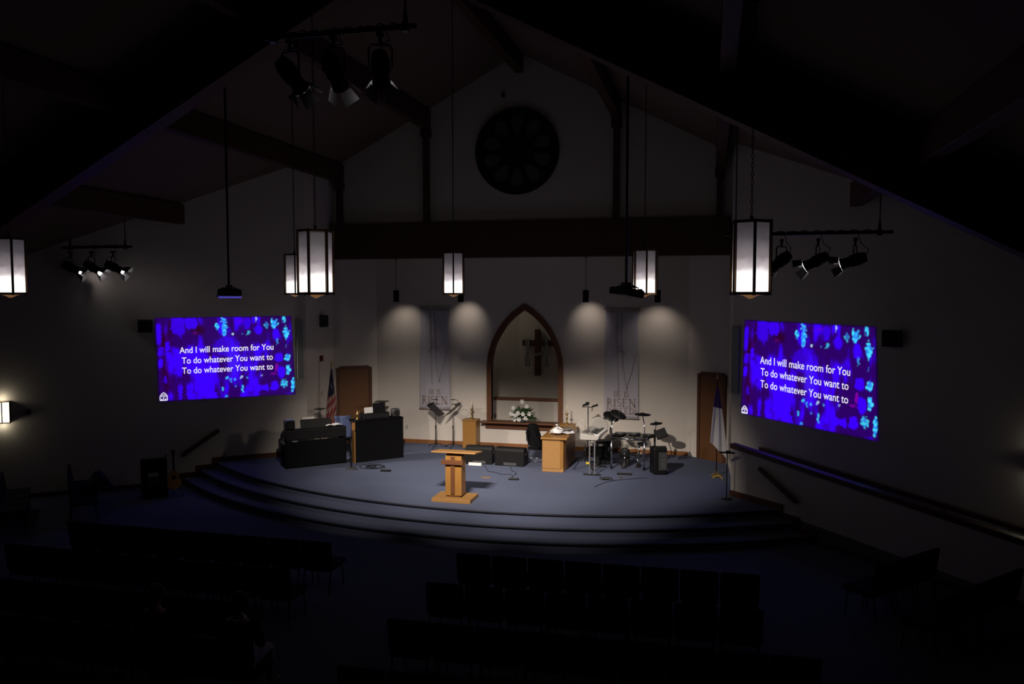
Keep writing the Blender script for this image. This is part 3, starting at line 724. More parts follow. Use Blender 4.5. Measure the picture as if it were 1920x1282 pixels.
for fx, fz, fy in ((-.02, .60, 0), (-.26, .42, -.05), (.13, .48, -.08), (-.31, .26, -.1), (-.10, .29, -.16), (.04, .27, -.16), (.21, .27, -.1), (.11, .15, -.15), (-.08, .11, -.14), (-.22, .10, -.1), (-.19, .22, -.12)):
    m = MB()
    for k in range(6):
        a = R(60 * k + rnd.uniform(-10, 10)); u = Vector((math.cos(a), 0, math.sin(a))); v = Vector((-u.z, 0, u.x)) * .024; y = Vector((0, -.03, 0))
        m.add([Vector((0, 0, 0)), u * .04 - v + y, u * .08 + y * .6, u * .04 + v + y], [(0, 1, 2, 3)])
    m.ball((0, -.02, 0), .015, 6, 4)
    o = obj('lily_flower', m, 'petal', t, solid=.003, loc=(fx, fy, fz))

# ------------------------------------------------------------------ banners
def stroke(m, pts, wd, y):
    for a, b in zip(pts[:-1], pts[1:]):
        a = Vector((a[0], 0, a[1])); b = Vector((b[0], 0, b[1])); d = (b - a).normalized(); n_ = Vector((-d.z, 0, d.x)) * wd / 2
        m.prism([p + Vector((0, y, 0)) for p in (a - n_, b - n_, b + n_, a + n_)], (0, .001, 0))
def arcp(cx, cz, rx, rz_, a0, a1, n=10): return [(cx + rx * math.cos(R(a0 + (a1 - a0) * i / n)), cz + rz_ * math.sin(R(a0 + (a1 - a0) * i / n))) for i in range(n + 1)]
T_, t_ = .17, .06       # thick and thin strokes in units of the cap height
GL = {  # strokes in a box of cap height 1: (points, width); width of the letter
    'H': ([([(.12, 0), (.12, 1)], T_), ([(.68, 0), (.68, 1)], T_), ([(.12, .52), (.68, .52)], t_)], .8, [.12, .68]),
    'E': ([([(.12, 0), (.12, 1)], T_), ([(.12, .97), (.55, .97)], t_), ([(.12, .52), (.45, .52)], t_), ([(.12, .03), (.58, .03)], t_), ([(.55, .97), (.55, .83)], t_), ([(.58, .03), (.58, .18)], t_)], .64, [.12]),
    'I': ([([(.12, 0), (.12, 1)], T_)], .24, [.12]),
    'S': ([(arcp(.27, .74, .19, .23, 20, 270, 12) + arcp(.27, .27, .22, .24, 90, -160, 12), .11)], .54, []),
    'R': ([([(.12, 0), (.12, 1)], T_), (arcp(.25, .74, .24, .235, 90, -90, 10), .1), ([(.12, .97), (.25, .97)], t_), ([(.12, .50), (.3, .50)], t_), ([(.26, .5), (.66, .02)], .13)], .68, [.12]),
    'N': ([([(.12, 0), (.12, 1)], t_), ([(.08, .98), (.68, .02)], T_), ([(.68, 0), (.68, 1)], t_)], .8, [.12, .68]),
    'D': ([([(.12, 0), (.12, 1)], T_), (arcp(.22, .5, .46, .47, 90, -90, 14), .12), ([(.12, .97), (.22, .97)], t_), ([(.12, .03), (.22, .03)], t_)], .76, [.12]),
    '!': ([([(.1, .28), (.1, 1)], .12), ([(.1, 0), (.1, .12)], .12)], .2, []),
    ' ': ([], .35, []),
}
def serif_text(s, h, wd, y=-.012):
    m = MB(); x = 0; n0 = 0; tot = sum(GL[c][1] for c in s) + .12 * (len(s) - 1); k = wd / (tot * h)
    for c in s:
        st, w_, ser = GL[c]
        for pts, tk in st: stroke(m, [((x + px) * h * k - wd / 2, pz * h) for px, pz in pts], tk * h * (k if k < 1 else 1), y)
        for sx in ser:
            for zz in (.02, .98): stroke(m, [((x + sx - .13) * h * k - wd / 2, zz * h), ((x + sx + .13) * h * k - wd / 2, zz * h)], .045 * h, y)
        x += w_ + .12
    return m
def banner(label, cx, z0, z1, wd, lines):
    t = thing('fabric_banner', label, 'banner', (cx, YB - .05, z0), 0, 'lettered banners on the back wall')
    H = z1 - z0; m = MB(); m.grid(lambda s, q: Vector(((s - .5) * wd * (1 + .06 * (.5 - q)), .012 * math.sin(s * 9 + q * 2), q * H)), 20, 24); obj('cloth', m, 'banner', t, solid=.003)
    m = MB(); m.cyl((-wd / 2 - .03, 0, H), (wd / 2 + .03, 0, H), .014); obj('top_rod', m, 'grey', t)
    m = MB(); m.cyl((-wd / 2 - .03, 0, 0), (wd / 2 + .03, 0, 0), .014); obj('bottom_rod', m, 'ink', t)
    for s, zz, h, w_ in lines: 
        mm = serif_text(s, h, w_, -.022); obj('lettering', mm, 'ink', t, loc=(0, 0, zz))
    m = MB()
    for sg, pts in ((1, [(-.13, 2.9), (-.13, 2.3), (-.11, 1.6), (-.08, .75)]), (1, [(.0, 2.9), (.01, 2.2), (.05, 1.5), (.12, 1.0), (.16, .8)]), (1, [(.42, 1.8), (.34, 1.4), (.2, 1.0), (.16, .8)]), (1, [(-.1, 2.0), (.02, 1.9), (.1, 1.75)]), (1, [(-.2, 1.72), (-.08, 1.85), (.14, 1.83)])):
        m.tube([(x * wd, -.024, z / 3.0 * H) for x, z in pts], .007, 5)
    obj('line_drawing', m, 'ink2', t)
banner('left lavender banner with HE IS RISEN lettering behind the music stands', -7.82, 1.54, 4.52, .92, [('HE IS', .45, .15, .36), ('RISEN', .16, .24, .78)])
banner('right lavender banner with HE IS RISEN INDEED! lettering above the drums', -2.36, 1.47, 4.50, .94, [('HE IS', .60, .17, .40), ('RISEN', .33, .23, .80), ('INDEED!', .135, .165, .82)])

# ================================================================== furniture and instruments on the stage
def L2(o, pts): return pts
# lectern
t = thing('lectern', 'oak lectern with a dark wooden cross on its front, near the stage edge', 'lectern', (-5.27, 16.20, S))
m = MB(); m.box((0, 0, .04), (.86, .62, .08)); obj('base_plate', m, 'oak2', t, .006)
m = MB(); m.box((0, 0, .10), (.30, .26, .05)); obj('plinth', m, 'door', t)
m = MB(); m.box((0.01, 0, .545), (.36, .30, .85)); obj('column', m, 'oak', t, .006)
rot = Matrix.Rotation(R(-6), 3, 'X'); m = MB(); m.box((.03, .04, 1.03), (.98, .55, .028), rot=rot); obj('reading_top', m, 'oak2', t, .006)
m = MB(); m.box((0, 0, .985), (.30, .24, .05)); obj('neck', m, 'door', t)
m = MB(); m.box((.0, -.165, .56), (.085, .035, .80)); m.box((.0, -.185, .84), (.48, .075, .09)); obj('front_cross', m, 'walnut', t, .004, label='dark reddish cross on the front')

# communion table set end-on
t = thing('communion_table', 'oak communion table set end-on, white cloth and cup on top', 'table', (-3.71, 20.20, S))
m = MB(); m.box((0, 0, .84), (.66, 1.86, .05)); obj('table_top', m, 'oak', t, .006)
m = MB(); m.box((-.03, 0, .44), (.52, 1.70, .74)); obj('cabinet', m, 'oak', t, .004)
m = MB(); m.box((-.07, -.86, .45), (.46, .02, .74)); obj('end_panel', m, 'oak2', t, .004)
m = MB(); m.box((.24, -.0, .44), (.03, 1.4, .68)); obj('side_panel', m, 'door', t, .004)
m = MB(); m.box((-.03, 0, .035), (.54, 1.76, .07)); obj('plinth', m, 'oak2', t, .006)
z = S + .867
t = obj('altar_cloth', MB().grid(lambda s, q: Vector(((s - .5) * .62 + .04 * math.sin(q * 7), (q - .5) * .55, .022 + .03 * abs(math.sin(s * 8 + q * 5)) * abs(math.sin(q * 6 + 1)))), 24, 20), 'white', solid=.006, loc=(-3.62, 20.02, z))
tag(t, 'crumpled white cloth lying across the communion table', 'cloth')
t = thing('offering_bowl', 'small crumpled white napkin heap at the front of the communion table cloth', 'napkin', (-3.70, 19.72, z + .045)); t.name = 'folded_napkin'
m = MB(); m.grid(lambda s, q: Vector((.15 * (1 - .2 * math.sin(q * 9)) * math.cos(s * 2 * math.pi) * math.sin(q * math.pi / 2 + .05), .14 * math.sin(s * 2 * math.pi) * math.sin(q * math.pi / 2 + .05), .11 * math.cos(q * math.pi / 2) * (1 + .35 * math.sin(s * 12)) + .012)), 22, 8); obj('fold', m, 'white', t, solid=.004)
t = thing('serving_plate', 'silver plate with rim standing at the back of the white cloth', 'plate', (-3.55, 20.12, z + .062))
m = MB(); m.lathe([(.10, 0), (.11, .01), (.21, .03), (.215, .036), (.10, .018), (.001, .016)], n=28); obj('dish', m, 'silver', t)
t = thing('communion_cup', 'silver cup on a foot standing beside the plate on the table', 'cup', (-3.78, 20.12, z + .055))
m = MB(); m.lathe([(.055, 0), (.05, .01), (.012, .03), (.012, .07), (.045, .10), (.055, .16), (.050, .16), (.04, .105), (.001, .085)], n=22); obj('bowl', m, 'silver', t)

# candle pedestals with candlesticks
def pedestal(x, y, label, h=.83):
    t = thing('candle_pedestal', label, 'pedestal', (x, y, S), 0, 'oak pedestals with candlesticks')
    m = MB(); m.box((0, 0, h / 2), (.40, .36, h - .04)); obj('body', m, 'oak', t, .005)
    m = MB(); m.box((0, 0, h - .015), (.44, .40, .03)); obj('top', m, 'oak', t, .004)
    return t
def candle(x, y, z, label):
    t = thing('candlestick', label, 'candlestick', (x, y, z), 0, 'brass candlesticks')
    m = MB(); m.lathe([(.075, 0), (.07, .015), (.03, .05), (.018, .09), (.02, .17), (.028, .19), (.016, .21), (.02, .27), (.05, .29), (.052, .30), (.02, .305), (.001, .305)], n=20); obj('holder', m, 'brass', t)
    m = MB(); m.cyl((0, 0, .30), (0, 0, .53), .017, .014); obj('candle', m, 'wax', t)
pedestal(-6.62, 21.85, 'oak pedestal with a candlestick, left of the arched window')
candle(-6.60, 21.85, S + .83, 'brass candlestick on the left pedestal beside the arch')
pedestal(-3.78, 21.62, 'oak pedestal with a candlestick behind the communion table')
candle(-3.79, 21.62, S + .83, 'brass candlestick on the pedestal behind the communion table')

# music stands
def music_stand(x, y, rz, tilt, label, clip):
    t = thing('music_stand', label, 'music stand', (x, y, S), rz, 'black music stands by the back wall')
    m = MB(); m.cyl((0, 0, .08), (0, 0, .62), .016); m.cyl((0, 0, .6), (0, 0, 1.0), .010); m.cyl((0, 0, .58), (0, 0, .63), .022); obj('pole', m, 'metal', t)
    for k in range(3):
        a = R(120 * k + 30); m = MB(); m.tube([(0, 0, .12), (.12 * math.cos(a), .12 * math.sin(a), .09), (.33 * math.cos(a), .33 * math.sin(a), .012)], .010, 6); obj('leg', m, 'metal', t)
    rot = Matrix.Rotation(tilt * .85, 3, 'Y'); c = Vector((0, 0, 1.10)); m = MB()
    m.box(c, (.48, .52, .012), rot=rot); m.box(c + rot @ Vector((.22 * (1 if tilt < 0 else -1), 0, .03)) * 1.0, (.012, .50, .06), rot=rot); obj('desk', m, 'metal', t)
    m = MB(); e = c + rot @ Vector((.17 * (1 if tilt > 0 else -1) * -1, 0, 0)); sx = 1 if e.x > 0 else -1
    return t, c, rot
for x, y, lab, sg in ((-7.62, 21.65, 'left black music stand with a small clip lamp, in front of the left banner', 1), (-7.12, 21.72, 'right black music stand of the pair, its desk tilted the other way', -1)):
    t, c, rot = music_stand(x, y, 0, R(48) * sg, lab, True)
    top = c + rot @ Vector((-.22 * sg, 0, 0)); m = MB()
    m.tube([top, top + Vector((0, 0, .08)), top + Vector((sg * .04, 0, .14)), top + Vector((sg * .12, 0, .155))], .006, 6); m.box(top + Vector((sg * .17, 0, .15)), (.12, .04, .02)); obj('clip_lamp', m, 'black', t)

# floor monitors
def wedge(x, y, rz, w_, label):
    t = thing('floor_monitor', label, 'speaker', (x, y, S), rz, 'black wedge stage monitors')
    prof = [(-.20, 0), (.22, 0), (.26, .18), (.06, .46), (-.16, .46), (-.20, .40)]
    m = MB(); m.prism([Vector((-w_ / 2, py, pz)) for py, pz in prof], (w_, 0, 0)); obj('cabinet', m, 'black', t, .012)
    m = MB(); m.prism([Vector((-w_ / 2 + .03, .245 - .0, .20)), Vector((-w_ / 2 + .03, .075, .45)), Vector((-w_ / 2 + .03, .085, .455)), Vector((-w_ / 2 + .03, .262, .205))], (w_ - .06, 0, 0)); obj('grille', m, 'grille', t)
    m = MB(); m.box((.02, -.204, .06), (.34, .012, .07)); obj('connector_panel', m, 'dgrey', t)
    for sx in (-1, 1):
        m = MB(); m.box((sx * (w_ / 2 + .004), 0, .3), (.012, .12, .05)); obj('handle', m, 'dgrey', t)
    return t
wedge(-5.79, 19.95, R(2), .72, 'black floor monitor behind the lectern, partly hidden by it')
wedge(-4.94, 19.90, R(-3), .78, 'black floor monitor between the lectern and the communion table')
t = obj('folded_paper', MB().box((0, 0, .035), (.34, .05, .07)), 'paper', loc=(-5.86, 19.52, S + .08)); tag(t, 'white papers stacked behind the lectern, at the foot of the floor monitor', 'paper')
t.location = (-5.83, 19.60, S)
# stacking chair with a black jacket
t = thing('stacking_chair', 'metal framed chair in front of the arch, left of the communion table', 'chair', (-4.42, 20.55, S), R(8))
m = MB(); m.box((.05, 0, .45), (.42, .44, .05)); obj('seat', m, 'seat', t, .02)
for sy in (-1, 1):
    m = MB(); m.tube([(.24, sy * .22, .0), (.22, sy * .22, .40), (.2, sy * .22, .43), (-.18, sy * .22, .43)], .012, 8); m.tube([(-.24, sy * .22, 0), (-.19, sy * .22, .43), (-.26, sy * .22, .80), (-.24, sy * .21, .84)], .012, 8); m.tube([(-.24, sy * .22, .02), (.24, sy * .22, .02)], .012, 8); obj('side_frame', m, 'chrome', t)
m = MB(); m.box((-.24, 0, .70), (.03, .42, .28)); obj('backrest', m, 'seat', t, .015)
def jacket(s, q):
    a = s * 2 * math.pi; w_ = .20 + .05 * math.sin(q * 4) + .03 * math.sin(a * 3 + q * 5); 
    return Vector((-.10 + .18 * math.cos(a) * (.75 + .5 * q) + .10 * q, .30 * math.sin(a) * (.55 + .5 * q), .96 - .62 * q))
t2 = thing('draped_jacket', 'black jacket draped over the metal chair beside the communion table', 'jacket', (-4.42, 20.55, S), R(8))
m = MB(); m.grid(jacket, 28, 12); m.ball((-.10, 0, .95), (.13, .17, .04)); obj('body', m, 'matte', t2)
for sy in (-1, 1):
    m = MB(); m.tube([(-.10, sy * .2, .90), (-.02, sy * .30, .72), (.10, sy * .30, .50), (.14, sy * .27, .36)], [.07, .065, .06, .05], 10); obj('sleeve', m, 'matte', t2)

# ---- dark upright keyboard console at the left
def frame_xy(a, b):
    a = Vector(a); b = Vector(b); return a, math.atan2(b.y - a.y, b.x - a.x), (b - a).length
a, rz, L = frame_xy((-10.31, 17.98), (-9.17, 19.05))       # back faces the nave; local +y points away from the camera
t = thing('digital_organ', 'low dark keyboard console with its back to the seats, left side of the stage', 'organ', (a.x, a.y, S), rz)
m = MB(); m.box((L / 2, .02, .36), (L - .06, .04, .66)); m.box((.03, .28, .40), (.06, .56, .8)); m.box((L - .03, .28, .40), (.06, .56, .8)); obj('case', m, 'matte', t, .008)
m = MB(); m.prism([(0, -.02, .72), (0, .58, .72), (0, .58, .80), (0, .25, .98), (0, -.02, .98)], (L, 0, 0)); obj('keyboard_housing', m, 'black', t, .015)
m = MB(); m.box((L / 2, .46, .80), (L - .2, .2, .02)); obj('keys', m, 'paper', t)
rot = Matrix.Rotation(R(-14), 3, 'X'); m = MB(); m.box((L * .52, .16, 1.09), (.80, .02, .24), rot=rot); obj('music_desk', m, 'black', t, .01)
m = MB(); m.box((.14, -.03, .72), (.20, .012, .03)); m.box((L / 2, .3, .03), (L - .1, .5, .06)); obj('base_board', m, 'matte', t)
m = MB(); m.box((.22, -.035, .70), (.13, .01, .035)); obj('name_plate', m, 'silver', t, label='small silver plate')
cr, sr = math.cos(rz), math.sin(rz)
def on(lx, ly, lz): return (a.x + lx * cr - ly * sr, a.y + lx * sr + ly * cr, S + lz)
t = thing('monitor_speaker', 'small black speaker with a blue top on the left end of the console', 'speaker', on(.13, .14, .982), rz)
m = MB(); m.box((0, 0, .12), (.24, .24, .24)); obj('cabinet', m, 'black', t, .03); m = MB(); m.box((0, 0, .245), (.18, .18, .012)); obj('top_pad', m, 'blue', t)
m = MB(); m.cyl((0, -.122, .12), (0, -.128, .12), .08, n=20); obj('speaker_cone', m, 'grille', t)
t = obj('sheet_music', MB().box((0, 0, .13), (.30, .006, .26), rot=Matrix.Rotation(R(-12), 3, 'X')), 'paper', loc=on(L * .42, .26, .99)); t.rotation_euler = (0, 0, rz); tag(t, 'white sheet music standing up behind the console music desk', 'sheet music')
t = thing('open_book', 'open white music book lying on the right end of the console', 'book', on(L - .30, .16, 1.0), rz)
for sx in (-1, 1):
    m = MB(); m.grid(lambda s, q: Vector((sx * s * .21, (q - .5) * .26, .012 + .03 * math.sin(math.pi * min(1, s * .9)) * .8)), 8, 4); obj('page_block', m, 'paper', t, solid=.012)
t = thing('desk_camera', 'round dark object hanging at the left end of the console', 'headphones', on(-.03, .08, .70), rz); t.name = 'headphones'; t['label'] = 'dark headphones hanging at the left end of the console'
m = MB(); m.tube([(-.03, .09 * math.cos(q), .09 * math.sin(q)) for q in [math.pi * j / 12 for j in range(13)]], .012, 6); obj('headband', m, 'dgrey', t)
for sy in (-1, 1):
    m = MB(); m.ball((-.03, sy * .09, -.03), (.035, .035, .05)); obj('ear_cup', m, 'dgrey', t)

# ---- tall black desk
a, rz, L = frame_xy((-8.94, 19.11), (-8.02, 20.07))
cr, sr = math.cos(rz), math.sin(rz)
t = thing('tall_desk', 'tall black fronted desk at the left of the stage with equipment on top', 'desk', (a.x, a.y, S), rz)
m = MB(); m.box((L / 2, .015, .54), (L, .03, 1.06)); obj('front_panel', m, 'matte', t, .006)
m = MB(); m.box((-.016, .08, .54), (.03, .16, 1.08)); obj('left_side_panel', m, 'oak', t, label='honey oak side panel')
m = MB(); m.box((L + .016, .20, .54), (.03, .40, 1.08)); obj('right_side_panel', m, 'matte', t)
m = MB(); m.box((L / 2, .20, 1.09), (L + .08, .44, .035)); obj('desk_top', m, 'matte', t, .008)
m = MB(); m.box((L / 2, .20, .5), (L - .02, .34, .02)); m.box((.02, .36, .3), (.03, .03, .6)); m.box((L - .03, .36, .3), (.03, .03, .6)); obj('shelf', m, 'matte', t)
t = thing('equipment_rack', 'low dark equipment box on the tall black desk', 'electronics', on(.62, .2, 1.11), rz)
m = MB(); m.box((0, 0, .08), (.72, .34, .16)); obj('case', m, 'black', t, .01); m = MB(); m.box((0, -.172, .08), (.64, .006, .10)); obj('front_plate', m, 'grille', t)
t = thing('laptop', 'open black laptop standing on the dark equipment box', 'laptop', on(.72, .22, 1.272), rz)
m = MB(); m.box((0, .04, .012), (.36, .24, .022)); obj('keyboard_base', m, 'black', t, .004); m = MB(); m.box((0, -.08, .135), (.36, .012, .24), rot=Matrix.Rotation(R(8), 3, 'X')); obj('lid', m, 'black', t, .004)
t = obj('note_card', MB().box((0, 0, .075), (.24, .004, .15), rot=Matrix.Rotation(R(-8), 3, 'X')), 'paper', loc=on(.42, .12, 1.272)); t.rotation_euler = (0, 0, rz); tag(t, 'white paper card leaning left of the laptop on the tall desk', 'paper')
t = thing('cube_speaker', 'small rounded dark speaker at the right end of the tall desk', 'speaker', on(L - .12, .18, 1.109), rz)
m = MB(); m.box((0, 0, .11), (.22, .22, .22)); obj('cabinet', m, 'dgrey', t, .05); m = MB(); m.cyl((0, -.112, .11), (0, -.118, .11), .08, n=20); obj('speaker_cone', m, 'grille', t)
t = thing('brass_bell', 'small brass figure standing at the left end of the tall desk', 'ornament', on(.14, .2, 1.109), rz); t.name = 'brass_ornament'
m = MB(); m.lathe([(.045, 0), (.04, .012), (.015, .03), (.02, .09), (.035, .12), (.03, .17), (.012, .19), (.018, .215), (.001, .24)], n=16); obj('figure', m, 'brass', t)
m = MB(); m.tube([(.03, 0, .13), (.055, 0, .17), (.05, 0, .22)], .008, 6); m.tube([(-.03, 0, .13), (-.05, 0, .10)], .008, 6); obj('arm', m, 'brass', t)
# chair with a blue cover between the two
t = thing('desk_chair', 'chair with a blue back between the keyboard console and the tall desk', 'chair', (-9.55, 19.75, S), R(38))
m = MB(); m.box((0, 0, .52), (.42, .42, .06)); obj('seat', m, 'seat', t, .02)
for sx in (-1, 1):
    for sy in (-1, 1):
        m = MB(); m.cyl((sx * .19, sy * .18, 0), (sx * .17, sy * .16, .5), .014); obj('leg', m, 'metal', t)
m = MB(); m.grid(lambda s, q: Vector(((s - .5) * .42, .20 + .03 * math.sin(s * 7), .55 + q * .55)), 10, 10); obj('backrest', m, 'blue', t, solid=.05)
t = thing('hanging_coat', 'blue jacket hanging off the side of the chair behind the console', 'jacket', (-9.32, 19.22, S), R(42))
m = MB(); m.grid(lambda s, q: Vector((.10 * math.cos(s * 2 * math.pi) * (1 + .4 * q) + .12 * q, .05 * math.sin(s * 2 * math.pi) * (1 + .5 * q), 1.18 - .52 * q)), 16, 10); m.ball((0, 0, 1.17), (.10, .05, .03)); obj('body', m, 'blue', t)
m = MB(); m.tube([(.08, 0, 1.12), (.17, -.02, .90), (.22, -.02, .62)], [.05, .05, .04], 8); obj('sleeve', m, 'blue', t)
m = MB(); m.cyl((0, 0, .0), (0, 0, 1.15), .016); m.cyl((0, 0, 0), (0, 0, .02), .14, n=20); obj('stand', m, 'metal', t)
# microphone stands
t = thing('microphone_stand', 'round based microphone stand in front of the gap between console and tall desk', 'microphone stand', (-8.73, 18.42, S))
m = MB(); m.lathe([(.15, 0), (.15, .012), (.12, .03), (.03, .045), (.001, .045)], n=28); obj('base', m, 'dgrey', t)
m = MB(); m.cyl((0, 0, .04), (0, 0, .75), .013); m.cyl((0, 0, .72), (0, 0, 1.14), .009); m.cyl((0, 0, .7), (0, 0, .76), .018); obj('pole', m, 'metal', t)
m = MB(); m.tube([(0, 0, 1.14), (.0, .02, 1.17), (.06, .06, 1.19)], .008, 6); m.ball((.08, .07, 1.195), .025); obj('microphone', m, 'black', t)
t = thing('microphone_stand', 'thin black stand with a short crosspiece at the right corner of the stage', 'microphone stand', (.40, 17.62, S))
m = MB(); m.cyl((0, 0, .03), (0, 0, 1.0), .012); obj('pole', m, 'metal', t)
m = MB(); m.lathe([(.12, 0), (.12, .012), (.02, .03), (.001, .03)], n=24); obj('base', m, 'metal', t)
m = MB(); m.box((0, 0, 1.01), (.32, .05, .03)); m.box((.02, 0, 1.035), (.10, .06, .03)); obj('crosspiece', m, 'metal', t)
# thin shelves/stands against the side walls
t = thing('music_stand', 'black music stand with a flat desk behind the tall desk', 'music stand', (-9.20, 21.45, S))
m = MB(); m.cyl((0, 0, .03), (0, 0, 1.30), .012); obj('pole', m, 'metal', t); m = MB(); m.box((0, 0, 1.31), (.34, .30, .018)); obj('desk', m, 'metal', t)
m = MB(); [m.tube([(0, 0, .15), (.3 * math.cos(q), .3 * math.sin(q), .012)], .010, 6) for q in (0.3, 2.4, 4.5)]; obj('foot', m, 'metal', t)
t = thing('music_stand', 'black music stand with a flat desk beyond the console, left of the flag', 'music stand', (-10.38, 19.95, S))
m = MB(); m.cyl((0, 0, .03), (0, 0, 1.25), .012); obj('pole', m, 'metal', t); m = MB(); m.box((0, 0, 1.26), (.22, .28, .018)); obj('desk', m, 'metal', t)
m = MB(); [m.tube([(0, 0, .15), (.25 * math.cos(q), .25 * math.sin(q), .012)], .010, 6) for q in (0.3, 2.4, 4.5)]; obj('foot', m, 'metal', t)

# ---- flags
def flag(label, x, y, zpole, fn, colour, cloth_lab, foot='brass', pole='oak', tip=True):
    t = thing('standing_flag', label, 'flag', (x, y, S))
    m = MB(); m.lathe([(.13, 0), (.12, .03), (.03, .06), (.025, .12), (.001, .12)], n=20); obj('base', m, foot, t)
    m = MB(); m.cyl((0, 0, .05), (0, 0, zpole), .013); obj('pole', m, pole, t)
    m = MB(); m.lathe([(.02, zpole), (.03, zpole + .04), (.003, zpole + .16)], n=10); obj('finial', m, 'brass', t)
    m = MB(); NU, NV = 60, 80; m.grid(fn, NU, NV); me = m.mesh('flag'); at = me.color_attributes.new('pic', 'FLOAT_COLOR', 'POINT'); buf = []
    for j in range(NV + 1):
        for i in range(NU + 1): buf += [*colour(i / NU, j / NV), 1]
    at.data.foreach_set('color', buf); obj('cloth', me, 'flag', t, solid=.003, label=cloth_lab)
def us_fn(s, q):      # s across the folds, q downwards
    w_ = .04 + .26 * min(1, q * 1.25) ** .8
    return Vector(((s - .55) * w_ + .02, -.03 - .035 * math.sin(s * 16 + q * 3) * min(1, q * 2), 2.33 - 1.72 * q + .05 * s * q))
def us_col(s, q):
    d = q * 1.0 + s * .22
    if q < .40 + .10 * (1 - s) and s < .95 and q < .46: 
        st = noise.cell(Vector((s * 9, q * 22, 0)))
        return (.10, .10, .13) if st > .88 else (.008, .009, .03)
    k = int(((s * 1.1 + q * 2.2) * 6)) % 2
    return (.16, .008, .012) if k == 0 else (.26, .17, .16)
flag('furled red, white and blue striped flag before the left stage door', -10.22, 20.35, 2.42, us_fn, us_col, 'navy canton above red and white stripes', 'brass', 'oak')
def ch_fn(s, q):
    w_ = .03 + .40 * q ** .75
    return Vector(((s - .5) * w_ + .0 + .06 * q, -.03 - .04 * math.sin(s * 13 + q * 2) * min(1, q * 2), 2.20 - (1.35 + .42 * s) * q - .02))
def ch_col(s, q):
    return (.035, .012, .10) if q < .36 - .06 * s else (.55, .54, .56)
flag('furled white flag with dark blue top before the right stage door', .20, 19.85, 2.36, ch_fn, ch_col, 'white flag cloth with dark blue upper corner', 'brass', 'iron')

# ---- keyboard synthesizer seen end-on, right of the communion table
kx, ky = -2.76, 19.75
t = thing('keyboard_synthesizer', 'light grey keyboard seen end-on, right of the communion table', 'keyboard', (kx, ky, S + .87), R(-4))
m = MB(); m.prism([(-.23, 0, 0), (.18, 0, 0), (.24, 0, .05), (.22, 0, .10), (.06, 0, .12), (-.23, 0, .16)], (0, 1.15, 0)); o = obj('case', m, 'grey', t, .012); o.location = (0, -.62, 0)
m = MB(); m.box((.16, -.04, .118), (.13, 1.0, .02), rot=Matrix.Rotation(R(12), 3, 'Y')); obj('white_keys', m, 'paper', t)
m = MB(); [m.box((.13, -.5 + i * .028, .135), (.07, .012, .014), rot=Matrix.Rotation(R(12), 3, 'Y')) for i in range(34) if i % 7 not in (2, 6)]; obj('black_keys', m, 'black', t)
m = MB(); m.box((.02, -.05, .142), (.10, .62, .008), rot=Matrix.Rotation(R(8), 3, 'Y')); obj('control_panel', m, 'dgrey', t)
m = MB(); [m.cyl((-.19 + .05 * (i % 3), -.45 + .1 * (i // 3), .14), (-.19 + .05 * (i % 3), -.45 + .1 * (i // 3), .175), .014) for i in range(12)]; obj('knobs', m, 'dgrey', t)
m = MB(); m.tube([(-.22, -.35, .14), (-.30, -.33, .28), (-.31, -.30, .40), (-.26, -.28, .44), (-.21, -.27, .38), (-.15, -.27, .15)], .014, 8); obj('music_rest', m, 'grey', t)
t = thing('keyboard_stand', 'grey column stand with flat foot under the grey keyboard', 'stand', (kx, ky, S))
for sx in (-.06, .06):
    m = MB(); m.box((sx + .02, -.55, .435), (.03, .05, .86)); obj('column', m, 'steel', t)
for yy in (.45,):
    m = MB(); m.box((.02, yy, .435), (.04, .04, .86)); obj('rear_column', m, 'metal', t)
m = MB(); m.box((.02, -.55, .015), (.42, .06, .03)); obj('front_foot', m, 'metal', t)
m = MB(); m.box((.02, .45, .015), (.42, .06, .03)); obj('rear_foot', m, 'metal', t)
m = MB(); m.box((.02, -.05, .855), (.30, 1.0, .03)); obj('top_beam', m, 'steel', t)
t = thing('round_back_chair', 'light chair with a round back behind the grey keyboard', 'chair', (-2.80, 20.75, S), R(0))
m = MB(); m.cyl((0, -.02, .95), (0, .02, .95), .25, n=32); obj('backrest', m, 'grey', t, .01)
m = MB(); m.cyl((0, -.25, .50), (0, -.25, .55), .21, n=28); obj('seat', m, 'grey', t, .015)
m = MB(); m.tube([(0, .03, .80), (0, .05, .55), (0, -.05, .47), (0, -.25, .46)], .018, 8); m.cyl((0, -.25, .05), (0, -.25, .5), .025); obj('post', m, 'steel', t)
for k in range(5):
    q = R(72 * k); m = MB(); m.tube([(0, -.25, .07), (.24 * math.cos(q), -.25 + .24 * math.sin(q), .035)], .014, 6); m.ball((.24 * math.cos(q), -.25 + .24 * math.sin(q), .02), .02, 8, 6); obj('leg', m, 'metal', t)
t = thing('microphone_stand', 'black stand with two microphones on a crossbar above the grey keyboard', 'microphone stand', (-3.12, 21.05, S))
m = MB(); m.cyl((0, 0, .02), (0, 0, 1.42), .014); obj('pole', m, 'metal', t)
m = MB(); [m.tube([(0, 0, .2), (.28 * math.cos(q), .28 * math.sin(q), .012)], .010, 6) for q in (0.3, 2.4, 4.5)]; obj('tripod_foot', m, 'metal', t)
m = MB(); m.tube([(-.16, 0, 1.40), (0, 0, 1.42), (.12, 0, 1.38), (.10, 0, 1.30)], .012, 6); obj('crossbar', m, 'metal', t)
m = MB(); m.cyl((-.14, -.02, 1.44), (.03, -.04, 1.52), .024, .034); m.ball((-.02, -.03, 1.50), .05, 10, 8); obj('left_microphone', m, 'black', t)
m = MB(); m.cyl((.10, -.02, 1.42), (.26, -.04, 1.48), .022, .03); obj('right_microphone', m, 'black', t)
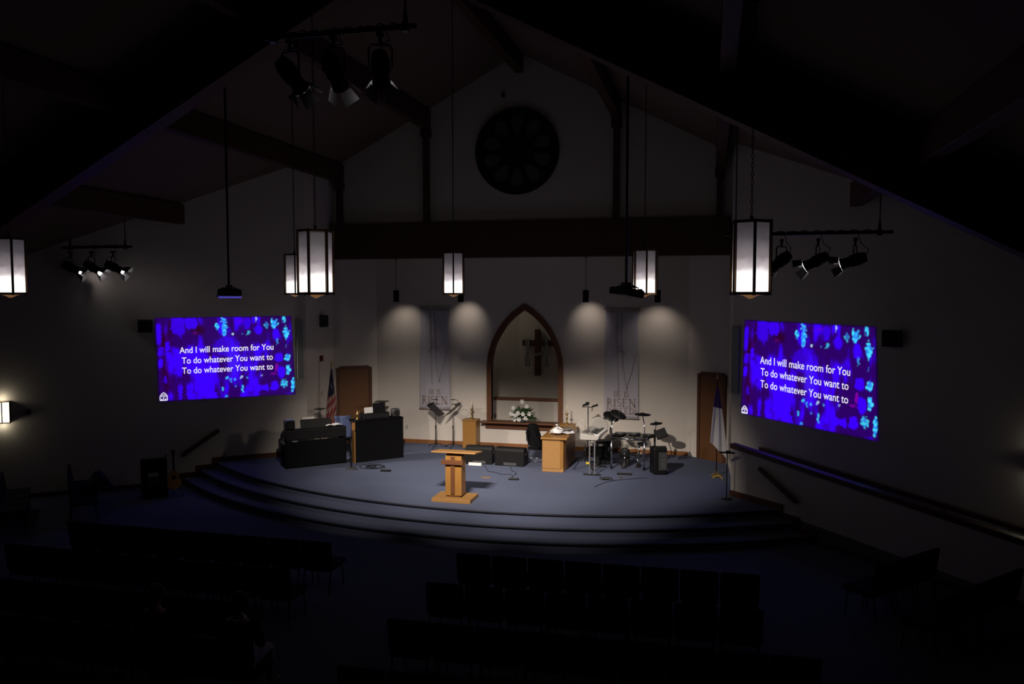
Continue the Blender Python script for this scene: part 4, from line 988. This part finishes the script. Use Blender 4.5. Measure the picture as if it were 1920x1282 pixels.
t = thing('loudspeaker', 'black loudspeaker on the floor behind the grey keyboard', 'speaker', (-2.66, 20.62, S), R(12))
m = MB(); m.prism([(-.20, -.16, 0), (.20, -.16, 0), (.16, .17, 0), (-.16, .17, 0)], (0, 0, .62)); obj('cabinet', m, 'black', t, .02)
m = MB(); m.box((0, -.165, .36), (.34, .01, .46)); obj('grille', m, 'grille', t); m = MB(); m.box((.13, -.172, .42), (.02, .006, .09)); obj('badge', m, 'silver', t)
t = thing('gig_bag', 'dark soft gear bag on the floor between communion table and grey keyboard', 'bag', (-3.02, 21.6, S))
m = MB(); m.grid(lambda s, q: Vector((.30 * math.cos(s * 2 * math.pi) * math.cos(q * math.pi / 2) ** .5, .20 * math.sin(s * 2 * math.pi) * math.cos(q * math.pi / 2) ** .5, .24 * math.sin(q * math.pi / 2) * (1 + .12 * math.sin(s * 20)) + .0)), 30, 8); obj('body', m, 'matte', t)
m = MB(); m.tube([(-.12, 0, .22), (-.08, 0, .32), (.08, 0, .32), (.12, 0, .22)], .012, 6); obj('handle', m, 'matte', t)
t = thing('tripod_stand', 'small black tripod with a yellow tag left of the keyboard foot', 'tripod', (-3.0, 19.80, S))
for q in (R(200), R(320), R(80)):
    m = MB(); m.tube([(0, 0, .42), (.30 * math.cos(q), .30 * math.sin(q), .012)], .012, 6); obj('leg', m, 'metal', t)
m = MB(); m.cyl((0, 0, .2), (0, 0, .62), .014); obj('centre_post', m, 'metal', t); m = MB(); m.box((.10, -.16, .20), (.10, .03, .05)); obj('yellow_tag', m, 'yellow', t, label='yellow tag')

# ---- electronic drum kit
dx, dy = -1.95, 20.35
t = thing('electronic_drum_kit', 'electronic drum kit with dark pads on a chrome rack, right side of the stage', 'drum kit', (dx, dy, S))
for lx, ly in ((-.42, -.30), (.40, -.30), (-.52, .32), (.62, .25)):
    m = MB(); m.cyl((lx, ly, 0.02), (lx, ly, .86 if ly < 0 else .95), .026, n=14); obj('rack_post', m, 'chrome' if ly < 0 else 'metal', t)
    m = MB(); m.cyl((lx, ly, 0), (lx, ly, .04), .036, n=14); obj('rubber_foot', m, 'black', t)
for p, q in (((-.42, -.30, .78), (.40, -.30, .76)), ((-.42, -.30, .78), (-.52, .32, .80)), ((.40, -.30, .76), (.62, .25, .78))):
    m = MB(); m.cyl(p, q, .020, n=12); obj('rack_bar', m, 'chrome', t)
for p in ((-.42, -.30, .78), (.40, -.30, .76), (-.42, -.3, .5)):
    m = MB(); m.box(p, (.08, .08, .07)); obj('clamp', m, 'black', t, .01)
def disc(c, r, h, tx, ty, mm, nm, mat_='black'):
    rot = Matrix.Rotation(tx, 3, 'X') @ Matrix.Rotation(ty, 3, 'Y'); m = MB(); m.lathe([(r * .96, -h / 2), (r, -h / 4), (r, h / 3), (r * .9, h / 2), (.001, h / 2)], c=c, n=32, m=rot); o = obj(nm, m, mat_, t); return o
for c, r in (((-.20, -.22, .88), .14), ((.15, -.22, .88), .14), ((.48, .02, .82), .15), ((-.30, .15, .78), .17)):
    o = disc(c, r, .09, R(-12), R(0), None, 'drum_pad'); m = MB(); m.cyl((c[0], c[1], c[2] - .03), (c[0], c[1] - .02, c[2] - .12), .014); g = obj('pad_bracket', m, 'chrome', o)
    m = MB(); m.lathe([(r * .995, .005), (r * 1.02, .012), (r * 1.02, .034), (r * .95, .05)], c=c, n=28, m=Matrix.Rotation(R(-12), 3, 'X')); obj('rim', m, 'dgrey', o)
def cym(c, r, tx, ty, base):
    rot = Matrix.Rotation(tx, 3, 'X') @ Matrix.Rotation(ty, 3, 'Y'); m = MB(); m.lathe([(r, -.008), (r, .0), (r * .3, .02), (r * .14, .045), (.001, .05)], c=c, n=36, m=rot); o = obj('cymbal_pad', m, 'black', t)
    m = MB(); m.tube([base, (base[0], base[1], (base[2] + c[2]) / 2), c], .012, 8); m.cyl(c, Vector(c) + rot @ Vector((0, 0, .09)), .010); obj('cymbal_arm', m, 'chrome', o)
cym((-.46, -.10, 1.30), .21, R(24), R(22), (-.42, -.3, .86))
cym((-.26, -.24, 1.38), .21, R(18), R(24), (-.42, -.28, .88))
cym((.33, -.10, 1.38), .21, R(2), R(2), (.40, -.28, .86))
cym((.66, .10, 1.13), .16, R(4), R(-6), (.64, .22, .80))
m = MB(); rot = Matrix.Rotation(R(-30), 3, 'X') @ Matrix.Rotation(R(-24), 3, 'Y'); m.box((.80, -.16, .92), (.28, .06, .24), rot=rot); o = obj('sound_module', m, 'black', t, .012)
m = MB(); m.cyl((.80, -.14, .90), (.62, .2, .78), .014); obj('module_arm', m, 'chrome', o)
o = disc((-.12, .05, .34), .14, .10, R(88), 0, None, 'kick_pad'); m = MB(); m.box((-.12, .10, .20), (.24, .10, .40)); obj('kick_tower', m, 'black', o, .02)
m = MB(); m.box((-.12, -.14, .03), (.10, .30, .03), rot=Matrix.Rotation(R(10), 3, 'X')); m.cyl((-.12, -.03, .03), (-.12, .0, .34), .008); m.ball((-.12, .0, .34), .035); obj('kick_pedal', m, 'chrome', t)
m = MB(); m.box((.22, .1, .03), (.10, .28, .03), rot=Matrix.Rotation(R(10), 3, 'X')); obj('hi_hat_pedal', m, 'metal', t)
m = MB(); [m.tube([(-.40, -.3, .74), (-.2, -.32, .60 - .03 * i), (.1, -.30, .66 - .04 * i), (.38, -.3, .72)], .006, 5) for i in range(3)]; obj('cables', m, 'black', t)
t = thing('drum_throne', 'round light grey drum stool behind the drum kit', 'stool', (-1.75, 20.98, S))
m = MB(); m.lathe([(.17, .45), (.20, .47), (.20, .53), (.17, .55), (.001, .55)], n=28); obj('seat', m, 'grey', t)
m = MB(); m.cyl((0, 0, .12), (0, 0, .46), .018); obj('post', m, 'chrome', t)
for k in range(3):
    q = R(120 * k + 20); m = MB(); m.tube([(0, 0, .28), (.24 * math.cos(q), .24 * math.sin(q), .012)], .012, 6); obj('leg', m, 'chrome', t)
t = thing('loudspeaker', 'black powered loudspeaker with white markings, at the right of the drum kit', 'speaker', (-1.17, 19.80, S), R(14))
m = MB(); m.prism([(-.16, -.19, 0), (.16, -.19, 0), (.21, .16, 0), (-.21, .16, 0)], (0, 0, .66)); obj('cabinet', m, 'black', t, .03)
m = MB(); m.box((.06, -.193, .34), (.20, .008, .44)); obj('rear_panel', m, 'dgrey', t)
m = MB(); [m.box((.07, -.199, z_), (.11, .004, h_)) for z_, h_ in ((.47, .02), (.38, .012), (.355, .012))]; [m.box((.045 + .028 * (i % 3), -.199, .29 - .04 * (i // 3)), (.018, .004, .028)) for i in range(9)]; obj('printed_markings', m, 'silver', t)
m = MB(); m.box((0, 0, .665), (.12, .05, .02)); obj('handle', m, 'dgrey', t)
# cables, pedals, small items on the carpet
def cable(label, x, y, seed, rx, ry, turns, m_='black'):
    rr = random.Random(seed); pts = []
    for i in range(turns * 14 + 1):
        a = 2 * math.pi * i / 14; k = .65 + .35 * math.sin(a * .37 + seed); pts.append((rx * k * math.cos(a) + .03 * math.sin(a * .7), ry * k * math.sin(a), .012 + .004 * (i // 14)))
    m = MB(); m.tube(pts, .007, 5); o = obj('coiled_cable', m, m_, loc=(x, y, S)); tag(o, label, 'cable'); return o
cable('loose coil of dark cable on the carpet right of the round based microphone stand', -8.30, 18.75, 2, .32, .28, 5)
def run(label, pts):
    m = MB(); P = []
    for i in range(len(pts) - 1):
        for k in range(6):
            q = k / 6; P.append((pts[i][0] * (1 - q) + pts[i + 1][0] * q, pts[i][1] * (1 - q) + pts[i + 1][1] * q + .03 * math.sin((i * 6 + k) * .9), .008))
    m.tube(P, .006, 5); o = obj('floor_cable', m, 'black', loc=(0, 0, S)); tag(o, label, 'cable')
run('thin dark cable running from the second floor monitor to the small pedal', [(-4.9, 19.6), (-4.75, 19.2), (-4.55, 18.9), (-4.6, 18.6), (-4.52, 18.35)])
run('thin dark cable trailing across the carpet left of the small pedal', [(-5.6, 19.6), (-5.3, 19.0), (-4.9, 18.75), (-4.6, 18.75)])
run('thin dark cable on the carpet in front of the drum kit', [(-2.5, 18.0), (-2.35, 18.5), (-1.9, 18.95), (-1.3, 19.25)])
for nm, lab, cat, x, y, dm, mm in (
    ('foot_pedal', 'small dark pedal on the carpet in front of the second floor monitor', 'pedal', -4.48, 18.27, (.24, .10, .035), 'black'),
    ('foot_pedal', 'small dark pedal on the carpet right of the coiled cable', 'pedal', -7.80, 18.40, (.24, .12, .035), 'black'),
    ('foot_pedal', 'chrome trimmed pedal on the carpet in front of the grey keyboard stand', 'pedal', -2.35, 18.80, (.30, .12, .045), 'black'),
    ('power_strip', 'dark power strip on the carpet in front of the drum kit', 'power strip', -1.98, 19.45, (.36, .08, .04), 'black')):
    t = thing(nm, lab, cat, (x, y, S), R(5)); m = MB(); m.box((0, 0, dm[2] / 2), dm); obj('body', m, mm, t, .006)
    m = MB()
    if 'chrome' in lab: m.box((-.12, -.065, .03), (.06, .01, .04)); m.box((.12, -.065, .03), (.06, .01, .04)); m.box((0, 0, .05), (.2, .08, .01)); obj('treadle', m, 'chrome', t)
    else: m.box((0, 0, dm[2] + .004), (dm[0] * .8, dm[1] * .6, .008)); obj('top_plate', m, 'dgrey', t)
for lab, x, y, rz, sz in (('piece of pale tape on the carpet right of the lectern', -5.18, 18.33, .1, (.22, .09, .004)), ('small scrap of tan paper on the carpet before the drum kit', -2.02, 19.08, .5, (.07, .07, .01))):
    o = obj('tape_mark', MB().box((0, 0, sz[2] / 2), sz), 'brass' if 'scrap' in lab else 'oak2', loc=(x, y, S + .002)); o.rotation_euler = (0, 0, rz); tag(o, lab, 'tape')
o = obj('yellow_cord', MB().tube([(-.1, 0, .01), (-.05, .05, .05), (.05, .06, .06), (.12, 0, .02), (.12, -.06, .01)], .012, 6), 'yellow', loc=(.22, 19.55, S)); tag(o, 'short yellow cord on the carpet below the white flag', 'cord')

# ================================================================== seating
def make_chair(label, group):
    t = thing('sanctuary_chair', label, 'chair', (0, 0, 0), 0, group)       # faces +y
    m = MB(); m.box((0, .02, .43), (.54, .50, .09)); obj('seat', m, 'seat', t, .025)
    m = MB(); m.box((0, -.255, .665), (.55, .07, .46), rot=Matrix.Rotation(R(8), 3, 'X')); obj('backrest', m, 'seat', t, .03)
    for sx in (-1, 1):
        m = MB(); m.tube([(sx * .23, -.29, 0), (sx * .23, -.22, .40), (sx * .23, -.26, .60)], .013, 6); obj('rear_leg', m, 'metal', t)
        m = MB(); m.tube([(sx * .23, .25, 0), (sx * .23, .20, .39)], .013, 6); obj('front_leg', m, 'metal', t)
    m = MB(); m.tube([(-.22, .19, .375), (.22, .19, .375), (.22, -.20, .375), (-.22, -.20, .375)], .012, 6, closed=True); obj('seat_frame', m, 'metal', t)
    return t
first = [None]
def place(x, y, rz, label, group):
    if first[0] is None:
        c = first[0] = make_chair(label, group); c.location = (x, y, 0); c.rotation_euler = (0, 0, rz)
    else: dup(first[0], (x, y, 0), rz, label, group)
rown = ['front row', 'second row', 'third row', 'fourth row']
nth = ['aisle-end', 'second', 'third', 'fourth', 'fifth', 'sixth', 'seventh', 'eighth', 'ninth']
def who(k): return 'aisle-end dark chair' if k == 0 else '%s dark chair from the centre aisle' % nth[k]
for r in range(4):
    y = 11.98 - 1.31 * r
    for k in range(8 if r < 2 else 9):
        place(-3.52 - .03 * r + .57 * k, y + .012 * k, R(1), who(k) + ', %s of the block right of the aisle' % rown[r], 'right block chairs, %s' % rown[r])
    for k in range(9):
        xa = -6.20 if r < 3 else -5.38
        place(xa - .57 * k, y if r < 3 else 8.30, 0, who(k) + ', %s of the block left of the aisle' % rown[r], 'left block chairs, %s' % rown[r])
wk = ['first', 'second', 'third', 'fourth']
for r in range(2):
    for k in range(4):
        rx, ry = -14.35 - .85 * r, 15.72 - 1.05 * r
        x = rx + .68 * .57 * k; y = ry - .73 * .57 * k
        place(x, y, R(-47), 'dark chair %s from the wall, %s of the angled block at far left' % (wk[k], rown[r]), 'angled left block, %s' % rown[r])
        rx, ry = 2.42 + .55 * r, 12.95 - 1.15 * r
        x = rx + .68 * .57 * k; y = ry + .73 * .57 * k
        if k < 3 + r: place(x, y, R(47), 'dark chair %s from the aisle, %s of the angled block at far right' % (wk[k], rown[r]), 'angled right block, %s' % rown[r])

# ---- things by the left wall
t = thing('amplifier_case', 'dark upright gear case with a grey label against the left wall', 'case', (-13.05, 16.55, 0), R(40))
m = MB(); m.box((0, 0, .46), (.58, .36, .92)); obj('case', m, 'matte', t, .03); m = MB(); m.box((-.02, -.184, .58), (.22, .006, .10)); obj('label_plate', m, 'grey', t, label='grey plate')
m = MB(); m.cyl((.27, 0, .9), (.27, 0, 1.02), .015); obj('antenna', m, 'black', t); m = MB(); m.box((-.02, -.186, .4), (.24, .01, .16)); obj('socket_panel', m, 'dgrey', t)
t = thing('acoustic_guitar', 'dim acoustic guitar leaning beside the dark case at the left wall', 'guitar', (-12.62, 16.72, 0.16), R(40))
def gout(s_=1.0):
    pts = []
    for i in range(40):
        a = 2 * math.pi * i / 40; z_ = -math.cos(a); w_ = .19 if z_ < 0 else .145; w_ = .19 + (.145 - .19) * sm((z_ + .4) / .8)
        pts.append((w_ * math.sin(a) * (1 - .22 * math.exp(-((z_ - .18) / .25) ** 2)) * s_, .24 * z_ * s_ + .24))
    return pts
rot = Matrix.Rotation(R(-12), 3, 'X')
m = MB(); m.prism([rot @ Vector((x_, 0, z_)) for x_, z_ in gout()], rot @ Vector((0, .1, 0))); obj('body', m, 'guitar', t, .01)
m = MB(); m.prism([rot @ Vector(p) for p in ((-.028, -.02, .46), (.028, -.02, .46), (.022, -.02, .82), (-.022, -.02, .82))], rot @ Vector((0, .03, 0))); m.prism([rot @ Vector(p) for p in ((-.035, -.02, .82), (.035, -.02, .82), (.04, -.02, .96), (-.04, -.02, .96))], rot @ Vector((0, .025, 0))); obj('neck', m, 'black', t)
m = MB(); c = rot @ Vector((0, -.004, .30)); m.cyl(c, c + rot @ Vector((0, -.003, 0)), .05, n=24); obj('sound_hole', m, 'black', t)
m = MB(); m.tube([(-.2, -.1, -.145), (-.12, .0, .06), (0, .14, .04), (.12, .0, .06), (.2, -.1, -.145)], .012, 6); m.tube([(0, .14, .04), (0, .3, -.145)], .012, 6); 
o = obj('guitar_stand', m, 'metal', None, loc=(-12.62, 16.72, .16)); o.rotation_euler = (0, 0, R(40)); tag(o, 'low black guitar stand holding the dim guitar by the left wall', 'stand')
t = thing('water_bottle', 'small dark bottle on the stage corner beside the left wall', 'bottle', (-12.35, 18.42, S)); 
m = MB(); m.lathe([(.035, 0), (.038, .01), (.038, .16), (.015, .20), (.015, .23), (.001, .23)], n=16); obj('body', m, 'dgrey', t); m = MB(); m.lathe([(.018, .23), (.018, .26), (.001, .26)], n=12); obj('cap', m, 'black', t)
t = thing('folded_coat', 'dark coat heaped over a chair of the angled left block', 'coat', (-13.35, 15.15, .0), R(-47))
m = MB(); m.grid(lambda s, q: Vector((.30 * math.cos(s * 2 * math.pi) * math.sin(q * 1.4 + .15), .26 * math.sin(s * 2 * math.pi) * math.sin(q * 1.4 + .15) - .05, .92 - .38 * q + .03 * math.sin(s * 19 + q * 5))), 30, 8); obj('body', m, 'navy', t)
m = MB(); m.tube([(.22, .05, .8), (.32, .18, .62), (.30, .30, .50)], [.06, .055, .05], 8); obj('sleeve', m, 'navy', t)

# ================================================================== two people sitting in the dark block left of the aisle
def skin(name, pts, edges, root, m, parent, sub=2):
    me = bpy.data.meshes.new(name); me.from_pydata([p[0] for p in pts], edges, []); o = bpy.data.objects.new(name, me); COL.objects.link(o)
    me.materials.append(M[m]); o.parent = parent
    sk = o.modifiers.new('skin', 'SKIN'); sk.use_smooth_shade = True
    if not me.skin_vertices: me.attributes.new('skin', 'FLOAT', 'POINT') if False else None
    bm = bmesh.new(); bm.from_mesh(me); lay = bm.verts.layers.skin.verify(); bm.verts.ensure_lookup_table()
    for i, p in enumerate(pts):
        r = p[1]; bm.verts[i][lay].radius = r if isinstance(r, tuple) else (r, r); bm.verts[i][lay].use_root = (i == root)
    bm.to_mesh(me); bm.free()
    k = o.modifiers.new('sub', 'SUBSURF'); k.levels = sub; k.render_levels = sub
    return o
def hand(pts, edges, wi, wrist, d, side):
    """palm, four fingers and a thumb grown from the wrist vertex"""
    d = Vector(d).normalized(); s_ = Vector(side).normalized(); down = Vector((0, 0, -1))
    pts.append((wrist + d * .045, (.036, .016))); palm = len(pts) - 1; edges.append((wi, palm))
    for k, (off, ln) in enumerate(((-.028, .070), (-.009, .080), (.010, .076), (.028, .060))):
        b = wrist + d * .085 + s_ * off; pts.append((b, .0095)); a = len(pts) - 1; edges.append((palm, a))
        pts.append((b + d * ln * .5 + down * .008, .0085)); pts.append((b + d * ln * .85 + down * .03, .0075)); edges += [(a, a + 1), (a + 1, a + 2)]
    b = wrist + d * .03 - s_ * .045; pts.append((b, .011)); a = len(pts) - 1; edges.append((wi, a)); pts.append((b + d * .045 - s_ * .012, .0095)); edges.append((a, a + 1))
def person(label, x, y, turn, shirt, trousers, collar):
    t = thing('person', label, 'person', (x, y, 0), R(4), None)
    P = []; E = []
    def v(p, r): P.append((Vector(p), r)); return len(P) - 1
    pel = v((0, -.10, .55), (.15, .11)); wa = v((0, -.13, .70), (.135, .10)); ch = v((0, -.13, .92), (.155, .105)); sh = v((0, -.13, 1.02), (.13, .085)); nk = v((0, -.12, 1.11), .052); hb = v((0, -.10, 1.17), .06)
    E += [(pel, wa), (wa, ch), (ch, sh), (sh, nk), (nk, hb)]
    for sx in (-1, 1):
        a = v((sx * .19, -.13, 1.02), .052); e = v((sx * .25, -.06, .78), .042); w = v((sx * .14, .18, .66), .026); E += [(sh, a), (a, e), (e, w)]
        hand(P, E, w, P[w][0], (-sx * .35, .9, -.1), (sx, .2, 0))
        h = v((sx * .10, -.04, .54), .085); k = v((sx * .13, .36, .55), .062); an = v((sx * .13, .38, .12), .040); f = v((sx * .14, .44, .045), .038); to = v((sx * .15, .56, .035), .030)
        E += [(pel, h), (h, k), (k, an), (an, f), (f, to)]
    skin('body', P, E, 0, 'skin', t)
    hr = bpy.data.objects.new('head', MB().mesh('head')); bpy.data.objects.remove(hr)
    rz_ = Matrix.Rotation(turn, 3, 'Z'); hc = Vector((0, -.09, 1.255))
    m = MB()
    def hv(p): return hc + rz_ @ Vector(p)
    m.ball(hc, (.077, .095, .118), 20, 14, rot=rz_); m.ball(hv((0, .03, -.065)), (.052, .055, .05), 14, 8, rot=rz_)
    m.lathe([(.004, .035), (.012, -.012), (.014, -.022), (.003, -.030)], c=hv((0, .095, .0)), n=8, m=rz_)
    for sx in (-1, 1): m.ball(hv((sx * .077, -.005, -.005)), (.010, .022, .032), 8, 6, rot=rz_)
    m.ball(hv((0, .082, -.055)), (.026, .010, .009), 10, 6, rot=rz_)
    obj('head', m, 'skin', t)
    for sx in (-1, 1):
        m = MB(); m.ball(hv((sx * .031, .083, .015)), .011, 10, 6); obj('eye', m, 'paper', t)
    m = MB(); m.ball(hv((0, -.022, .03)), (.086, .095, .108), 18, 10, rot=rz_); m.ball(hv((0, .02, .085)), (.078, .085, .05), 16, 8, rot=rz_); obj('hair', m, 'hair', t)
    P2 = [(p, (tuple(q * 1.16 + .022 for q in r) if isinstance(r, tuple) else r + .016)) for p, r in P[:4]]; E2 = [(0, 1), (1, 2), (2, 3)]
    for sx in (-1, 1):
        n0 = len(P2); P2 += [(Vector((sx * .19, -.13, 1.02)), .078), (Vector((sx * .25, -.06, .78)), .058), (Vector((sx * .16, .14, .675)), .042)]; E2 += [(3, n0), (n0, n0 + 1), (n0 + 1, n0 + 2)]
    skin('jacket', P2, E2, 0, shirt, t)
    P3 = [(Vector((0, -.10, .55)), (.165, .125))]; E3 = []
    for sx in (-1, 1):
        n0 = len(P3); P3 += [(Vector((sx * .10, -.04, .545)), .10), (Vector((sx * .13, .36, .555)), .078), (Vector((sx * .13, .38, .14)), .056)]; E3 += [(0, n0), (n0, n0 + 1), (n0 + 1, n0 + 2)]
    skin('trousers', P3, E3, 0, trousers, t)
    for sx in (-1, 1):
        m = MB(); m.ball((sx * .145, .47, .045), (.048, .13, .045), 14, 8); obj('shoe', m, 'black', t)
    if collar:
        m = MB(); m.tube([Vector((.07 * math.cos(q), -.12 + .07 * math.sin(q), 1.085 + .012 * math.sin(q))) for q in [2 * math.pi * k / 20 for k in range(20)]], .020, 8, closed=True); obj('collar', m, 'paper', t, label='white collar')
    return t
person('dimly lit seated person in dark jacket with white collar and grey trousers, nearest the aisle', -5.38, 8.34, R(78), 'matte', 'shirt', True)
person('dimly lit seated person in dark clothes, two seats in from the aisle', -6.52, 8.34, R(65), 'matte', 'navy', False)
